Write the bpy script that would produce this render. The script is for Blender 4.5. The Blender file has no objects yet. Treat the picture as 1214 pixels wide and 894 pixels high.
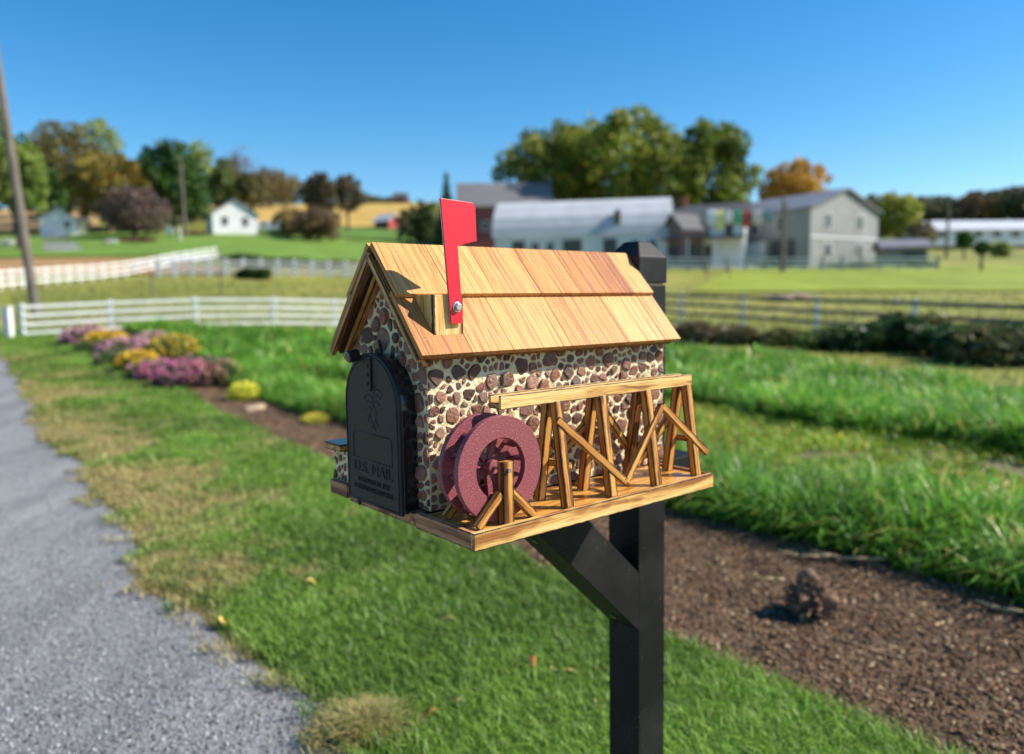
import bpy, math, random
import numpy as np
from mathutils import Vector, Matrix
R = math.radians
random.seed(7); rng = np.random.default_rng(7)
sc = bpy.context.scene
COL = sc.collection

# ------------------------------------------------------------------ camera, sky, sun, exposure
CAMZ = 1.4132878604
CR = Matrix(((0.9998861, 0.01509262, 0.0), (-0.00146358, 0.09696202, -0.99528701), (-0.01502149, 0.99517364, 0.09697307)))
FPX, CX, CY = 907.0, 607.0, 447.0
cam = bpy.data.cameras.new('camera'); camo = bpy.data.objects.new('camera', cam); COL.objects.link(camo)
camo.matrix_world = Matrix.Translation((0, 0, CAMZ)) @ CR.to_4x4()
cam.sensor_fit = 'HORIZONTAL'; cam.sensor_width = 36; cam.lens = 36 * FPX / 1214
cam.clip_start = .05; cam.clip_end = 5000
cam.dof.use_dof = True; cam.dof.focus_distance = 1.22
cam.dof.aperture_fstop = (cam.lens / 1000) / 0.0118
sc.camera = camo
SUN_EL, SUN_AZ = 39.0, 0.0        # azimuth measured from +X towards +Y
world = bpy.data.worlds.new('World'); sc.world = world; world.use_nodes = True
wn = world.node_tree; wn.nodes.clear()
sky = wn.nodes.new('ShaderNodeTexSky'); sky.sky_type = 'NISHITA'; sky.sun_disc = False
sky.sun_elevation = R(SUN_EL); sky.sun_rotation = R(90 - SUN_AZ)
sky.altitude = 0; sky.air_density = 1.0; sky.dust_density = .3; sky.ozone_density = 3.0
hsv = wn.nodes.new('ShaderNodeHueSaturation'); hsv.inputs['Saturation'].default_value = 1.40; hsv.inputs['Hue'].default_value = .497
bg = wn.nodes.new('ShaderNodeBackground'); bg.inputs['Strength'].default_value = .104
wo = wn.nodes.new('ShaderNodeOutputWorld')
wn.links.new(sky.outputs[0], hsv.inputs['Color']); wn.links.new(hsv.outputs[0], bg.inputs[0]); wn.links.new(bg.outputs[0], wo.inputs[0])
sl = bpy.data.lights.new('sun', 'SUN'); sl.energy = 5.0; sl.angle = R(.5); sl.color = (1, .93, .82)
so = bpy.data.objects.new('sun', sl); COL.objects.link(so)
sd = Vector((math.cos(R(SUN_EL)) * math.cos(R(SUN_AZ)), math.cos(R(SUN_EL)) * math.sin(R(SUN_AZ)), math.sin(R(SUN_EL))))
so.rotation_euler = sd.to_track_quat('Z', 'Y').to_euler(); so.location = (20, -5, 20)
sc.view_settings.view_transform = 'Standard'; sc.view_settings.look = 'None'
sc.view_settings.exposure = 0.72; sc.view_settings.gamma = 1.0; sc.view_settings.use_curve_mapping = False

# ------------------------------------------------------------------ terrain and pixel helpers
TD = np.array([0, 10, 16, 24, 31, 57, 90, 130, 220, 450, 1500], float)
TC = np.array([-200, 200, 607, 1000, 1400], float)
TH = np.array([[0, 0, .3, .86, 1.15, 3.4, 7.5, 14, 30, 45, 45], [0, 0, .3, .86, 1.15, 3.4, 7.5, 14, 30, 45, 45],
               [0, 0, .1, .45, .6, 2.4, 5.5, 11, 30, 40, 40], [0, 0, .05, .28, .5, 2.2, 5.2, 8, 15, 45, 45],
               [0, 0, 0, .15, .3, 1.8, 5, 8, 15, 45, 45]], float)
def hgt(x, y):
    x = np.asarray(x, float); y = np.asarray(y, float); sh = np.broadcast(x, y).shape
    x = np.broadcast_to(x, sh).ravel(); y = np.broadcast_to(y, sh).ravel()
    t = np.clip(x / np.maximum(y, .5) * FPX + CX, -200, 1399)
    cols = np.array([np.interp(y, TD, row) for row in TH])
    k = np.clip(np.searchsorted(TC, t, 'right') - 1, 0, 3)
    f = (t - TC[k]) / (TC[k + 1] - TC[k]); f = f * f * (3 - 2 * f); i = np.arange(len(t))
    r = cols[k, i] * (1 - f) + cols[k + 1, i] * f
    return r.reshape(sh)
def H(x, y): return float(hgt(x, y))
def pdir(u, v): return CR @ Vector((u - CX, -(v - CY), -FPX))
def gp(u, v, z=None):
    """ground point seen at photo pixel (u,v)"""
    d = pdir(u, v)
    if z is not None:
        t = (z - CAMZ) / d.z; return Vector((d.x * t, d.y * t, z))
    D = 1.0
    while D < 900:
        p = d * (D / d.y)
        if CAMZ + p.z < H(p.x, p.y): break
        D *= 1.01
    return Vector((p.x, p.y, H(p.x, p.y)))
def xat(u, D, v=300):
    d = pdir(u, v); return d.x / d.y * D
def zat(u, v, D):
    d = pdir(u, v); return CAMZ + d.z / d.y * D
def gd(u, D):
    x = xat(u, D); return Vector((x, D, H(x, D)))

# ------------------------------------------------------------------ object helpers
def tag(o, label=None, cat=None, group=None, kind=None):
    if label: o['label'] = label
    if cat: o['category'] = cat
    if group: o['group'] = group
    if kind: o['kind'] = kind
    return o
def empty(name, loc=(0, 0, 0), rz=0.0, **k):
    o = bpy.data.objects.new(name, None); COL.objects.link(o); o.location = loc; o.rotation_euler = (0, 0, rz)
    o.empty_display_size = .1
    return tag(o, **k)
def copy_tree(o, parent=None):
    c = o.copy(); COL.objects.link(c); c.parent = parent
    for ch in list(o.children): copy_tree(ch, c)
    return c
class MB:
    def __init__(s): s.v = []; s.f = []; s.mi = []; s.m = 0
    def add(s, vs, fs):
        n = len(s.v); s.v += [tuple(p) for p in vs]
        for f in fs: s.f.append(tuple(i + n for i in f)); s.mi.append(s.m)
        return s
    def box(s, c, d, M=None):
        a, b, e = d[0] / 2, d[1] / 2, d[2] / 2
        vs = [Vector((x, y, z)) for z in (-e, e) for y in (-b, b) for x in (-a, a)]
        if M is not None: vs = [M @ p for p in vs]
        vs = [p + Vector(c) for p in vs]
        return s.add(vs, [(0, 2, 3, 1), (4, 5, 7, 6), (0, 1, 5, 4), (2, 6, 7, 3), (0, 4, 6, 2), (1, 3, 7, 5)])
    def bb(s, x0, x1, y0, y1, z0, z1): return s.box(((x0 + x1) / 2, (y0 + y1) / 2, (z0 + z1) / 2), (x1 - x0, y1 - y0, z1 - z0))
    def bar(s, p0, p1, w, h, up=(0, 0, 1)):
        p0 = Vector(p0); p1 = Vector(p1); X = (p1 - p0); L = X.length; X.normalize(); U = Vector(up)
        Y = U.cross(X); Y = Y.normalized() if Y.length > 1e-6 else X.orthogonal().normalized(); Z = X.cross(Y)
        return s.box((p0 + p1) / 2, (L, w, h), Matrix((X, Y, Z)).transposed())
    def tube(s, p0, p1, r0, r1=None, n=12, cap=True):
        if r1 is None: r1 = r0
        p0 = Vector(p0); p1 = Vector(p1); X = (p1 - p0).normalized(); Y = X.orthogonal().normalized(); Z = X.cross(Y)
        vs = [p0 + (Y * math.cos(2 * math.pi * i / n) + Z * math.sin(2 * math.pi * i / n)) * r0 for i in range(n)]
        vs += [p1 + (Y * math.cos(2 * math.pi * i / n) + Z * math.sin(2 * math.pi * i / n)) * r1 for i in range(n)]
        fs = [(i, (i + 1) % n, n + (i + 1) % n, n + i) for i in range(n)]
        if cap: fs += [tuple(range(n - 1, -1, -1)), tuple(range(n, 2 * n))]
        return s.add(vs, fs)
    def prism(s, poly, a, b, fn):
        """2-D polygon (counter-clockwise) extruded from a to b; fn(u,v,w)->3-D"""
        n = len(poly); vs = [fn(u, v, a) for u, v in poly] + [fn(u, v, b) for u, v in poly]
        fs = [tuple(range(n - 1, -1, -1)), tuple(range(n, 2 * n))] + [(i, (i + 1) % n, n + (i + 1) % n, n + i) for i in range(n)]
        return s.add(vs, fs)
    def ring(s, c, r0, r1, y0, y1, n=64):
        """annulus in the XZ plane"""
        vs = []
        for r, y in ((r0, y0), (r1, y0), (r1, y1), (r0, y1)):
            vs += [(c[0] + r * math.cos(2 * math.pi * i / n), y, c[1] + r * math.sin(2 * math.pi * i / n)) for i in range(n)]
        fs = []
        for k in range(4):
            q = (k + 1) % 4
            fs += [(k * n + i, k * n + (i + 1) % n, q * n + (i + 1) % n, q * n + i) for i in range(n)]
        return s.add(vs, fs)
    def build(s, name, mat, parent=None, scale=1.0, bevel=0, smooth=False, label=None, recalc=True):
        me = bpy.data.meshes.new(name)
        vs = s.v if scale == 1.0 else [(x * scale, y * scale, z * scale) for x, y, z in s.v]
        me.from_pydata(vs, [], s.f)
        mats = mat if isinstance(mat, (list, tuple)) else [mat]
        for m in mats: me.materials.append(m)
        if len(mats) > 1: me.polygons.foreach_set('material_index', s.mi)
        if recalc:
            import bmesh
            b = bmesh.new(); b.from_mesh(me); bmesh.ops.recalc_face_normals(b, faces=b.faces[:]); b.to_mesh(me); b.free()
        if smooth: me.polygons.foreach_set('use_smooth', [True] * len(me.polygons))
        me.update()
        o = bpy.data.objects.new(name, me); COL.objects.link(o); o.parent = parent
        if bevel:
            md = o.modifiers.new('bevel', 'BEVEL'); md.width = bevel; md.segments = 2; md.limit_method = 'ANGLE'; md.angle_limit = R(30)
        if label: o['label'] = label
        return o
def npmesh(name, verts, loops, totals, mat, parent=None, col=None, smooth=False):
    me = bpy.data.meshes.new(name); nv = len(verts)
    me.vertices.add(nv); me.vertices.foreach_set('co', np.ascontiguousarray(verts, dtype=np.float32).ravel())
    me.loops.add(len(loops)); me.loops.foreach_set('vertex_index', np.ascontiguousarray(loops, dtype=np.int32))
    totals = np.asarray(totals, dtype=np.int32); st = np.concatenate([[0], np.cumsum(totals)[:-1]]).astype(np.int32)
    me.polygons.add(len(totals)); me.polygons.foreach_set('loop_start', st); me.polygons.foreach_set('loop_total', totals)
    if smooth: me.polygons.foreach_set('use_smooth', [True] * len(totals))
    if col is not None:
        a = me.attributes.new('Col', 'FLOAT_COLOR', 'POINT')
        c = np.ones((nv, 4), np.float32); c[:, :3] = col; a.data.foreach_set('color', c.ravel())
    me.materials.append(mat); me.update(calc_edges=True); me.validate()
    o = bpy.data.objects.new(name, me); COL.objects.link(o); o.parent = parent
    return o
def hashn(ix, iy, seed):
    n = (ix * 374761393 + iy * 668265263 + seed * 1442695041) & 0x7fffffff
    n = ((n ^ (n >> 13)) * 1274126177) & 0x7fffffff
    return ((n ^ (n >> 16)) & 0xffff) / 65535.0
def noise(x, y, s=1.0, seed=0, oct=3):
    x = np.asarray(x, float); y = np.asarray(y, float); r = 0; a = .5; tot = 0
    for o in range(oct):
        X = x * s * 2 ** o; Y = y * s * 2 ** o; ix = np.floor(X).astype(np.int64); iy = np.floor(Y).astype(np.int64)
        fx = X - ix; fy = Y - iy; fx = fx * fx * (3 - 2 * fx); fy = fy * fy * (3 - 2 * fy); q = seed + o * 17
        r = r + a * ((hashn(ix, iy, q) * (1 - fx) + hashn(ix + 1, iy, q) * fx) * (1 - fy) + (hashn(ix, iy + 1, q) * (1 - fx) + hashn(ix + 1, iy + 1, q) * fx) * fy)
        tot += a; a *= .5
    return r / tot

# ------------------------------------------------------------------ materials
def newmat(name):
    m = bpy.data.materials.new(name); m.use_nodes = True; nt = m.node_tree; nt.nodes.clear()
    o = nt.nodes.new('ShaderNodeOutputMaterial'); p = nt.nodes.new('ShaderNodeBsdfPrincipled'); nt.links.new(p.outputs[0], o.inputs[0])
    return m, nt, p, o
def N(nt, t, ins=None, **props):
    n = nt.nodes.new(t)
    for k, v in props.items(): setattr(n, k, v)
    if ins:
        for k, v in ins.items():
            if isinstance(v, bpy.types.NodeSocket): nt.links.new(v, n.inputs[k])
            else: n.inputs[k].default_value = v
    return n
def ramp(nt, fac, stops):
    n = nt.nodes.new('ShaderNodeValToRGB'); nt.links.new(fac, n.inputs[0]); e = n.color_ramp.elements
    while len(e) < len(stops): e.new(.5)
    for i, (p, c) in enumerate(stops): e[i].position = p; e[i].color = (*c, 1) if len(c) == 3 else c
    return n.outputs[0]
def mix(nt, f, a, b, mode='MIX'):
    n = nt.nodes.new('ShaderNodeMix'); n.data_type = 'RGBA'; n.blend_type = mode
    for s, v in ((0, f), (6, a), (7, b)):
        if isinstance(v, bpy.types.NodeSocket): nt.links.new(v, n.inputs[s])
        elif s == 0: n.inputs[0].default_value = v
        else: n.inputs[s].default_value = (*v, 1)
    return n.outputs[2]
def math_(nt, op, a, b=0.0, clamp=False):
    n = nt.nodes.new('ShaderNodeMath'); n.operation = op; n.use_clamp = clamp
    for i, v in enumerate((a, b)):
        if isinstance(v, bpy.types.NodeSocket): nt.links.new(v, n.inputs[i])
        else: n.inputs[i].default_value = v
    return n.outputs[0]
def bumpn(nt, p, h, strength=.3, dist=.002):
    b = N(nt, 'ShaderNodeBump', {'Height': h, 'Strength': strength, 'Distance': dist}); nt.links.new(b.outputs[0], p.inputs['Normal'])
def plain(name, c1, c2=None, scale=8, rough=.6, bump=0, bscale=60, dist=.002, metal=0, spec=.5, detail=5, contrast=(.35, .65), coat=0):
    m, nt, p, o = newmat(name); tc = N(nt, 'ShaderNodeTexCoord')
    if c2 is None: c2 = tuple(x * .8 for x in c1)
    n = N(nt, 'ShaderNodeTexNoise', {'Vector': tc.outputs['Object'], 'Scale': scale, 'Detail': detail, 'Roughness': .6})
    c = ramp(nt, n.outputs[0], [(contrast[0], c2), (contrast[1], c1)]); nt.links.new(c, p.inputs['Base Color'])
    p.inputs['Roughness'].default_value = rough; p.inputs['Metallic'].default_value = metal; p.inputs['Specular IOR Level'].default_value = spec
    p.inputs['Coat Weight'].default_value = coat
    if bump:
        n2 = N(nt, 'ShaderNodeTexNoise', {'Vector': tc.outputs['Object'], 'Scale': bscale, 'Detail': 6}); bumpn(nt, p, n2.outputs[0], bump, dist)
    return m
def leafmat(name, trans=.35, rough=.5, spec=.3):
    m, nt, p, o = newmat(name); a = N(nt, 'ShaderNodeAttribute', attribute_name='Col')
    nt.links.new(a.outputs['Color'], p.inputs['Base Color']); p.inputs['Roughness'].default_value = rough; p.inputs['Specular IOR Level'].default_value = spec
    t = N(nt, 'ShaderNodeBsdfTranslucent', {'Color': a.outputs['Color']}); mx = N(nt, 'ShaderNodeMixShader', {0: trans})
    nt.links.new(p.outputs[0], mx.inputs[1]); nt.links.new(t.outputs[0], mx.inputs[2]); nt.links.new(mx.outputs[0], o.inputs[0])
    return m
def attrmat(name, rough=.9, nscale=40, namt=.35, bump=.3, dist=.004, n2scale=4):
    """surface whose soil or plant colour is stored on the mesh, broken up with fine noise"""
    m, nt, p, o = newmat(name); a = N(nt, 'ShaderNodeAttribute', attribute_name='Col'); tc = N(nt, 'ShaderNodeTexCoord')
    n = N(nt, 'ShaderNodeTexNoise', {'Vector': tc.outputs['Object'], 'Scale': nscale, 'Detail': 8, 'Roughness': .7})
    n2 = N(nt, 'ShaderNodeTexNoise', {'Vector': tc.outputs['Object'], 'Scale': n2scale, 'Detail': 5})
    g = ramp(nt, n.outputs[0], [(.3, (1 - namt,) * 3), (.7, (1 + namt,) * 3)]); g2 = ramp(nt, n2.outputs[0], [(.3, (.8,) * 3), (.7, (1.2,) * 3)])
    c = mix(nt, 1.0, a.outputs['Color'], g, 'MULTIPLY'); c = mix(nt, 1.0, c, g2, 'MULTIPLY')
    nt.links.new(c, p.inputs['Base Color']); p.inputs['Roughness'].default_value = rough; p.inputs['Specular IOR Level'].default_value = .25
    bumpn(nt, p, n.outputs[0], bump, dist)
    return m
def wood(name, light, mid, dark, edge=0.0, rings=55, rough=.5, tintcol=False, darkamt=1.0, fine=1.0, spec=.35, enoise=.5):
    """timber with the grain along the object's local X"""
    m, nt, p, o = newmat(name); tc = N(nt, 'ShaderNodeTexCoord'); oi = N(nt, 'ShaderNodeObjectInfo')
    r = math_(nt, 'MULTIPLY', oi.outputs['Random'], 37.0)
    cb = N(nt, 'ShaderNodeCombineXYZ', {0: r, 1: r, 2: r})
    v = N(nt, 'ShaderNodeVectorMath', {0: tc.outputs['Object'], 1: cb.outputs[0]}, operation='ADD')
    mp = N(nt, 'ShaderNodeMapping', {'Vector': v.outputs[0], 'Scale': (1.6, rings, rings)})
    warp = N(nt, 'ShaderNodeTexNoise', {'Vector': v.outputs[0], 'Scale': 6.0, 'Detail': 3})
    ws = N(nt, 'ShaderNodeVectorMath', {0: warp.outputs[1], 'Scale': 1.6}, operation='SCALE')
    v2 = N(nt, 'ShaderNodeVectorMath', {0: mp.outputs[0], 1: ws.outputs[0]}, operation='ADD')
    n = N(nt, 'ShaderNodeTexNoise', {'Vector': v2.outputs[0], 'Scale': 1.0, 'Detail': 3, 'Roughness': .55})
    mf = N(nt, 'ShaderNodeMapping', {'Vector': v.outputs[0], 'Scale': (14, 900 * fine, 900 * fine)})
    nf = N(nt, 'ShaderNodeTexNoise', {'Vector': mf.outputs[0], 'Scale': 1.0, 'Detail': 4, 'Roughness': .7})
    c = ramp(nt, n.outputs[0], [(.38, dark), (.46, mid), (.56, light), (.68, mid)])
    f = ramp(nt, nf.outputs[0], [(.36, (.50,) * 3), (.50, (1.0,) * 3), (.8, (1.15,) * 3)])
    c = mix(nt, 1.0, c, f, 'MULTIPLY')
    if tintcol: c = mix(nt, 1.0, c, oi.outputs['Color'], 'MULTIPLY')
    if edge > 0:
        uv = N(nt, 'ShaderNodeUVMap'); sx = N(nt, 'ShaderNodeSeparateXYZ', {0: uv.outputs[0]})
        e = math_(nt, 'MULTIPLY', math_(nt, 'ABSOLUTE', math_(nt, 'SUBTRACT', sx.outputs[1], .5)), 2.0)
        en = N(nt, 'ShaderNodeTexNoise', {'Vector': v.outputs[0], 'Scale': 75.0, 'Detail': 4})
        e = math_(nt, 'ADD', e, math_(nt, 'MULTIPLY', math_(nt, 'SUBTRACT', en.outputs[0], .5), enoise))
        ef = N(nt, 'ShaderNodeMapRange', {'Value': e, 'From Min': 1 - edge, 'From Max': .93}); ef.interpolation_type = 'SMOOTHSTEP'
        c = mix(nt, ef.outputs[0], c, (.035, .017, .008))
    nt.links.new(c, p.inputs['Base Color']); p.inputs['Roughness'].default_value = rough; p.inputs['Specular IOR Level'].default_value = spec
    h = math_(nt, 'ADD', nf.outputs[0], n.outputs[0]); bumpn(nt, p, h, .35, .0008)
    return m
M = {}
M['burnt'] = wood('torched_pine', (.66, .34, .085), (.48, .19, .036), (.12, .036, .010), edge=.58, rings=85, rough=.42)
M['rail'] = wood('pale_torched_pine', (.80, .54, .22), (.66, .37, .11), (.30, .12, .035), edge=.20, rings=42, rough=.45, enoise=.22)
M['trayfloor'] = wood('varnished_pine_floor', (.72, .38, .09), (.55, .25, .045), (.28, .10, .02), edge=0, rings=40, rough=.25, spec=.5)
M['endrail'] = wood('aged_torched_pine', (.50, .25, .12), (.36, .15, .06), (.13, .045, .02), edge=.22, rings=60, rough=.5)
M['cedar'] = wood('cedar_shingle', (.60, .325, .110), (.52, .25, .074), (.36, .15, .042), edge=0, rings=170, rough=.55, tintcol=True)
M['trim'] = wood('dark_cedar_trim', (.30, .14, .05), (.22, .09, .03), (.09, .035, .015), edge=.2, rings=70, rough=.6)
M['black'] = plain('black_painted_steel', (.013, .013, .014), (.009, .009, .010), 20, .22, .08, 300, .0004, coat=.5)
M['dooriron'] = plain('black_semigloss_door_paint', (.028, .027, .026), (.020, .020, .019), 14, .48, .12, 220, .0005, spec=.25)
M['postpaint'] = plain('black_post_vinyl', (.010, .010, .010), (.006, .006, .006), 9, .55, .25, 160, .0006, spec=.22)
m = M['postpaint']; nt = m.node_tree; p = [q for q in nt.nodes if q.type == 'BSDF_PRINCIPLED'][0]; tc = N(nt, 'ShaderNodeTexCoord')
v = N(nt, 'ShaderNodeTexVoronoi', {'Vector': tc.outputs['Object'], 'Scale': 95.0}); k = N(nt, 'ShaderNodeTexNoise', {'Vector': tc.outputs['Object'], 'Scale': 12.0, 'Detail': 3})
s1 = ramp(nt, v.outputs['Distance'], [(.05, (1,) * 3), (.10, (0,) * 3)]); s2 = ramp(nt, k.outputs[0], [(.52, (0,) * 3), (.60, (1,) * 3)]); s3 = mix(nt, 1.0, s1, s2, 'MULTIPLY')
kk = N(nt, 'ShaderNodeTexNoise', {'Vector': tc.outputs['Object'], 'Scale': 5.0, 'Detail': 6}); dust = ramp(nt, kk.outputs[0], [(.45, (0,) * 3), (.8, (.25,) * 3)])
old = p.inputs['Base Color'].links[0].from_socket; c = mix(nt, dust, old, (.10, .09, .08)); c = mix(nt, s3, c, (.30, .29, .27)); nt.links.new(c, p.inputs['Base Color'])
M['red'] = plain('red_flag_paint', (.66, .008, .030), (.58, .007, .024), 30, .35, .12, 300, .0004)
M['zinc'] = plain('galvanised_steel', (.62, .63, .66), (.45, .46, .50), 60, .3, .1, 300, .0004, metal=.85)
M['slate'] = plain('dark_varnished_wood_top', (.07, .05, .045), (.035, .028, .028), 30, .3, .1, 200, .0003, coat=.15)
m, nt, p, o = newmat('maroon_speckled_composite'); tc = N(nt, 'ShaderNodeTexCoord')
n = N(nt, 'ShaderNodeTexNoise', {'Vector': tc.outputs['Object'], 'Scale': 520.0, 'Detail': 3, 'Roughness': .8})
n2 = N(nt, 'ShaderNodeTexVoronoi', {'Vector': tc.outputs['Object'], 'Scale': 230.0})
c = ramp(nt, n.outputs[0], [(.33, (.15, .025, .04)), (.5, (.225, .045, .055)), (.60, (.29, .070, .082)), (.68, (.70, .42, .42))])
pit = ramp(nt, n2.outputs[0], [(.05, (.25,) * 3), (.14, (1,) * 3)]); c = mix(nt, .55, c, pit, 'MULTIPLY')
nt.links.new(c, p.inputs['Base Color']); p.inputs['Roughness'].default_value = .55; bumpn(nt, p, n.outputs[0], .5, .0008); M['maroon'] = m
# mortar and cut stone
m, nt, p, o = newmat('cream_mortar'); tc = N(nt, 'ShaderNodeTexCoord')
n = N(nt, 'ShaderNodeTexNoise', {'Vector': tc.outputs['Object'], 'Scale': 45.0, 'Detail': 4}); n2 = N(nt, 'ShaderNodeTexNoise', {'Vector': tc.outputs['Object'], 'Scale': 90.0, 'Detail': 3})
nt.links.new(ramp(nt, n.outputs[0], [(.3, (.55, .42, .23)), (.55, (.76, .64, .40)), (.75, (.82, .73, .50))]), p.inputs['Base Color'])
p.inputs['Roughness'].default_value = .38; bumpn(nt, p, n2.outputs[0], 1.0, .006); M['mortar'] = m
m, nt, p, o = newmat('dark_red_cut_stone'); tc = N(nt, 'ShaderNodeTexCoord'); a = N(nt, 'ShaderNodeAttribute', attribute_name='Col')
n = N(nt, 'ShaderNodeTexNoise', {'Vector': tc.outputs['Object'], 'Scale': 160.0, 'Detail': 6, 'Roughness': .75})
g = ramp(nt, n.outputs[0], [(.3, (.45,) * 3), (.5, (1,) * 3), (.72, (2.1, 1.95, 1.95))])
c = mix(nt, 1.0, (.205, .086, .052), g, 'MULTIPLY'); n3 = N(nt, 'ShaderNodeTexNoise', {'Vector': tc.outputs['Object'], 'Scale': 28.0})
c = mix(nt, ramp(nt, n3.outputs[0], [(.45, (0,) * 3), (.65, (.8,) * 3)]), c, (.27, .155, .115))
nt.links.new(c, p.inputs['Base Color']); p.inputs['Roughness'].default_value = .34; bumpn(nt, p, n.outputs[0], .9, .003); M['stone'] = m
def tinted(src, name, k):
    m2 = src.copy(); m2.name = name
    for q in m2.node_tree.nodes:
        if q.type == 'BSDF_PRINCIPLED':
            s_ = q.inputs['Base Color'].links[0].from_socket; m2.node_tree.links.new(mix(m2.node_tree, 1.0, s_, k, 'MULTIPLY'), q.inputs['Base Color'])
    return m2
M['stone_b'] = tinted(M['stone'], 'near_black_cut_stone', (.50, .52, .56)); M['stone_c'] = tinted(M['stone'], 'pinkish_cut_stone', (1.35, 1.22, 1.15))
M['leaf'] = leafmat('foliage'); M['blade'] = leafmat('grass_blades', .4, .45, .4); M['litter'] = leafmat('litter', .0, .9, .05)
M['bark'] = plain('bark', (.14, .10, .07), (.07, .05, .035), 3, .9, .5, 12, .03)
M['paintwhite'] = plain('white_fence_paint', (.80, .80, .78), (.66, .66, .63), 1.5, .6)
M['greyrail'] = plain('weathered_grey_rail', (.15, .15, .15), (.07, .07, .07), 2.5, .8)
M['polewood'] = plain('weathered_pole_timber', (.17, .145, .12), (.10, .085, .07), 1.2, .9, .4, 6, .02)
# ------------------------------------------------------------------ MAILBOX (units of the model times S)
S = 1.15
ROT = R(39.57719894)
def place(o): o.location = (-.05818518, 1.0895579, 1.05); o.rotation_euler = (0, 0, ROT)
box_ = empty('mailbox'); place(box_)
tag(box_, 'water mill shaped mailbox with cedar roof, stone walls and black door on a black post', 'mailbox')
post_ = empty('mailbox_post'); place(post_)
tag(post_, 'square black post with diagonal brace carrying the water mill mailbox', 'post')

def uvbox(me, L, w, h):
    uv = me.uv_layers.new(name='UVMap')
    for pl in me.polygons:
        n = pl.normal
        for li in pl.loop_indices:
            c = me.vertices[me.loops[li].vertex_index].co
            if abs(n.x) > .9: u, v = c.y, c.z / h + .5
            elif abs(n.y) > abs(n.z): u, v = c.x, c.z / h + .5
            else: u, v = c.x, c.y / w + .5
            uv.data[li].uv = (u, v)
def board(name, p0, p1, w, h, mat, parent, up=(0, 0, 1), bevel=.0007, color=None, label=None, ends=None):
    """one piece of timber from p0 to p1 (model units); width w across, height h along up"""
    p0 = Vector(p0) * S; p1 = Vector(p1) * S; w *= S; h *= S
    X = p1 - p0; L = X.length; X.normalize(); U = Vector(up); Y = U.cross(X).normalized(); Z = X.cross(Y)
    b = MB().box((0, 0, 0), (L, w, h)); o = b.build(name, mat, parent, bevel=bevel, label=label); uvbox(o.data, L, w, h)
    M4 = Matrix((X, Y, Z)).transposed().to_4x4(); M4.translation = (p0 + p1) / 2
    o.matrix_local = M4
    if color: o.color = (*color, 1)
    return o

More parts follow.
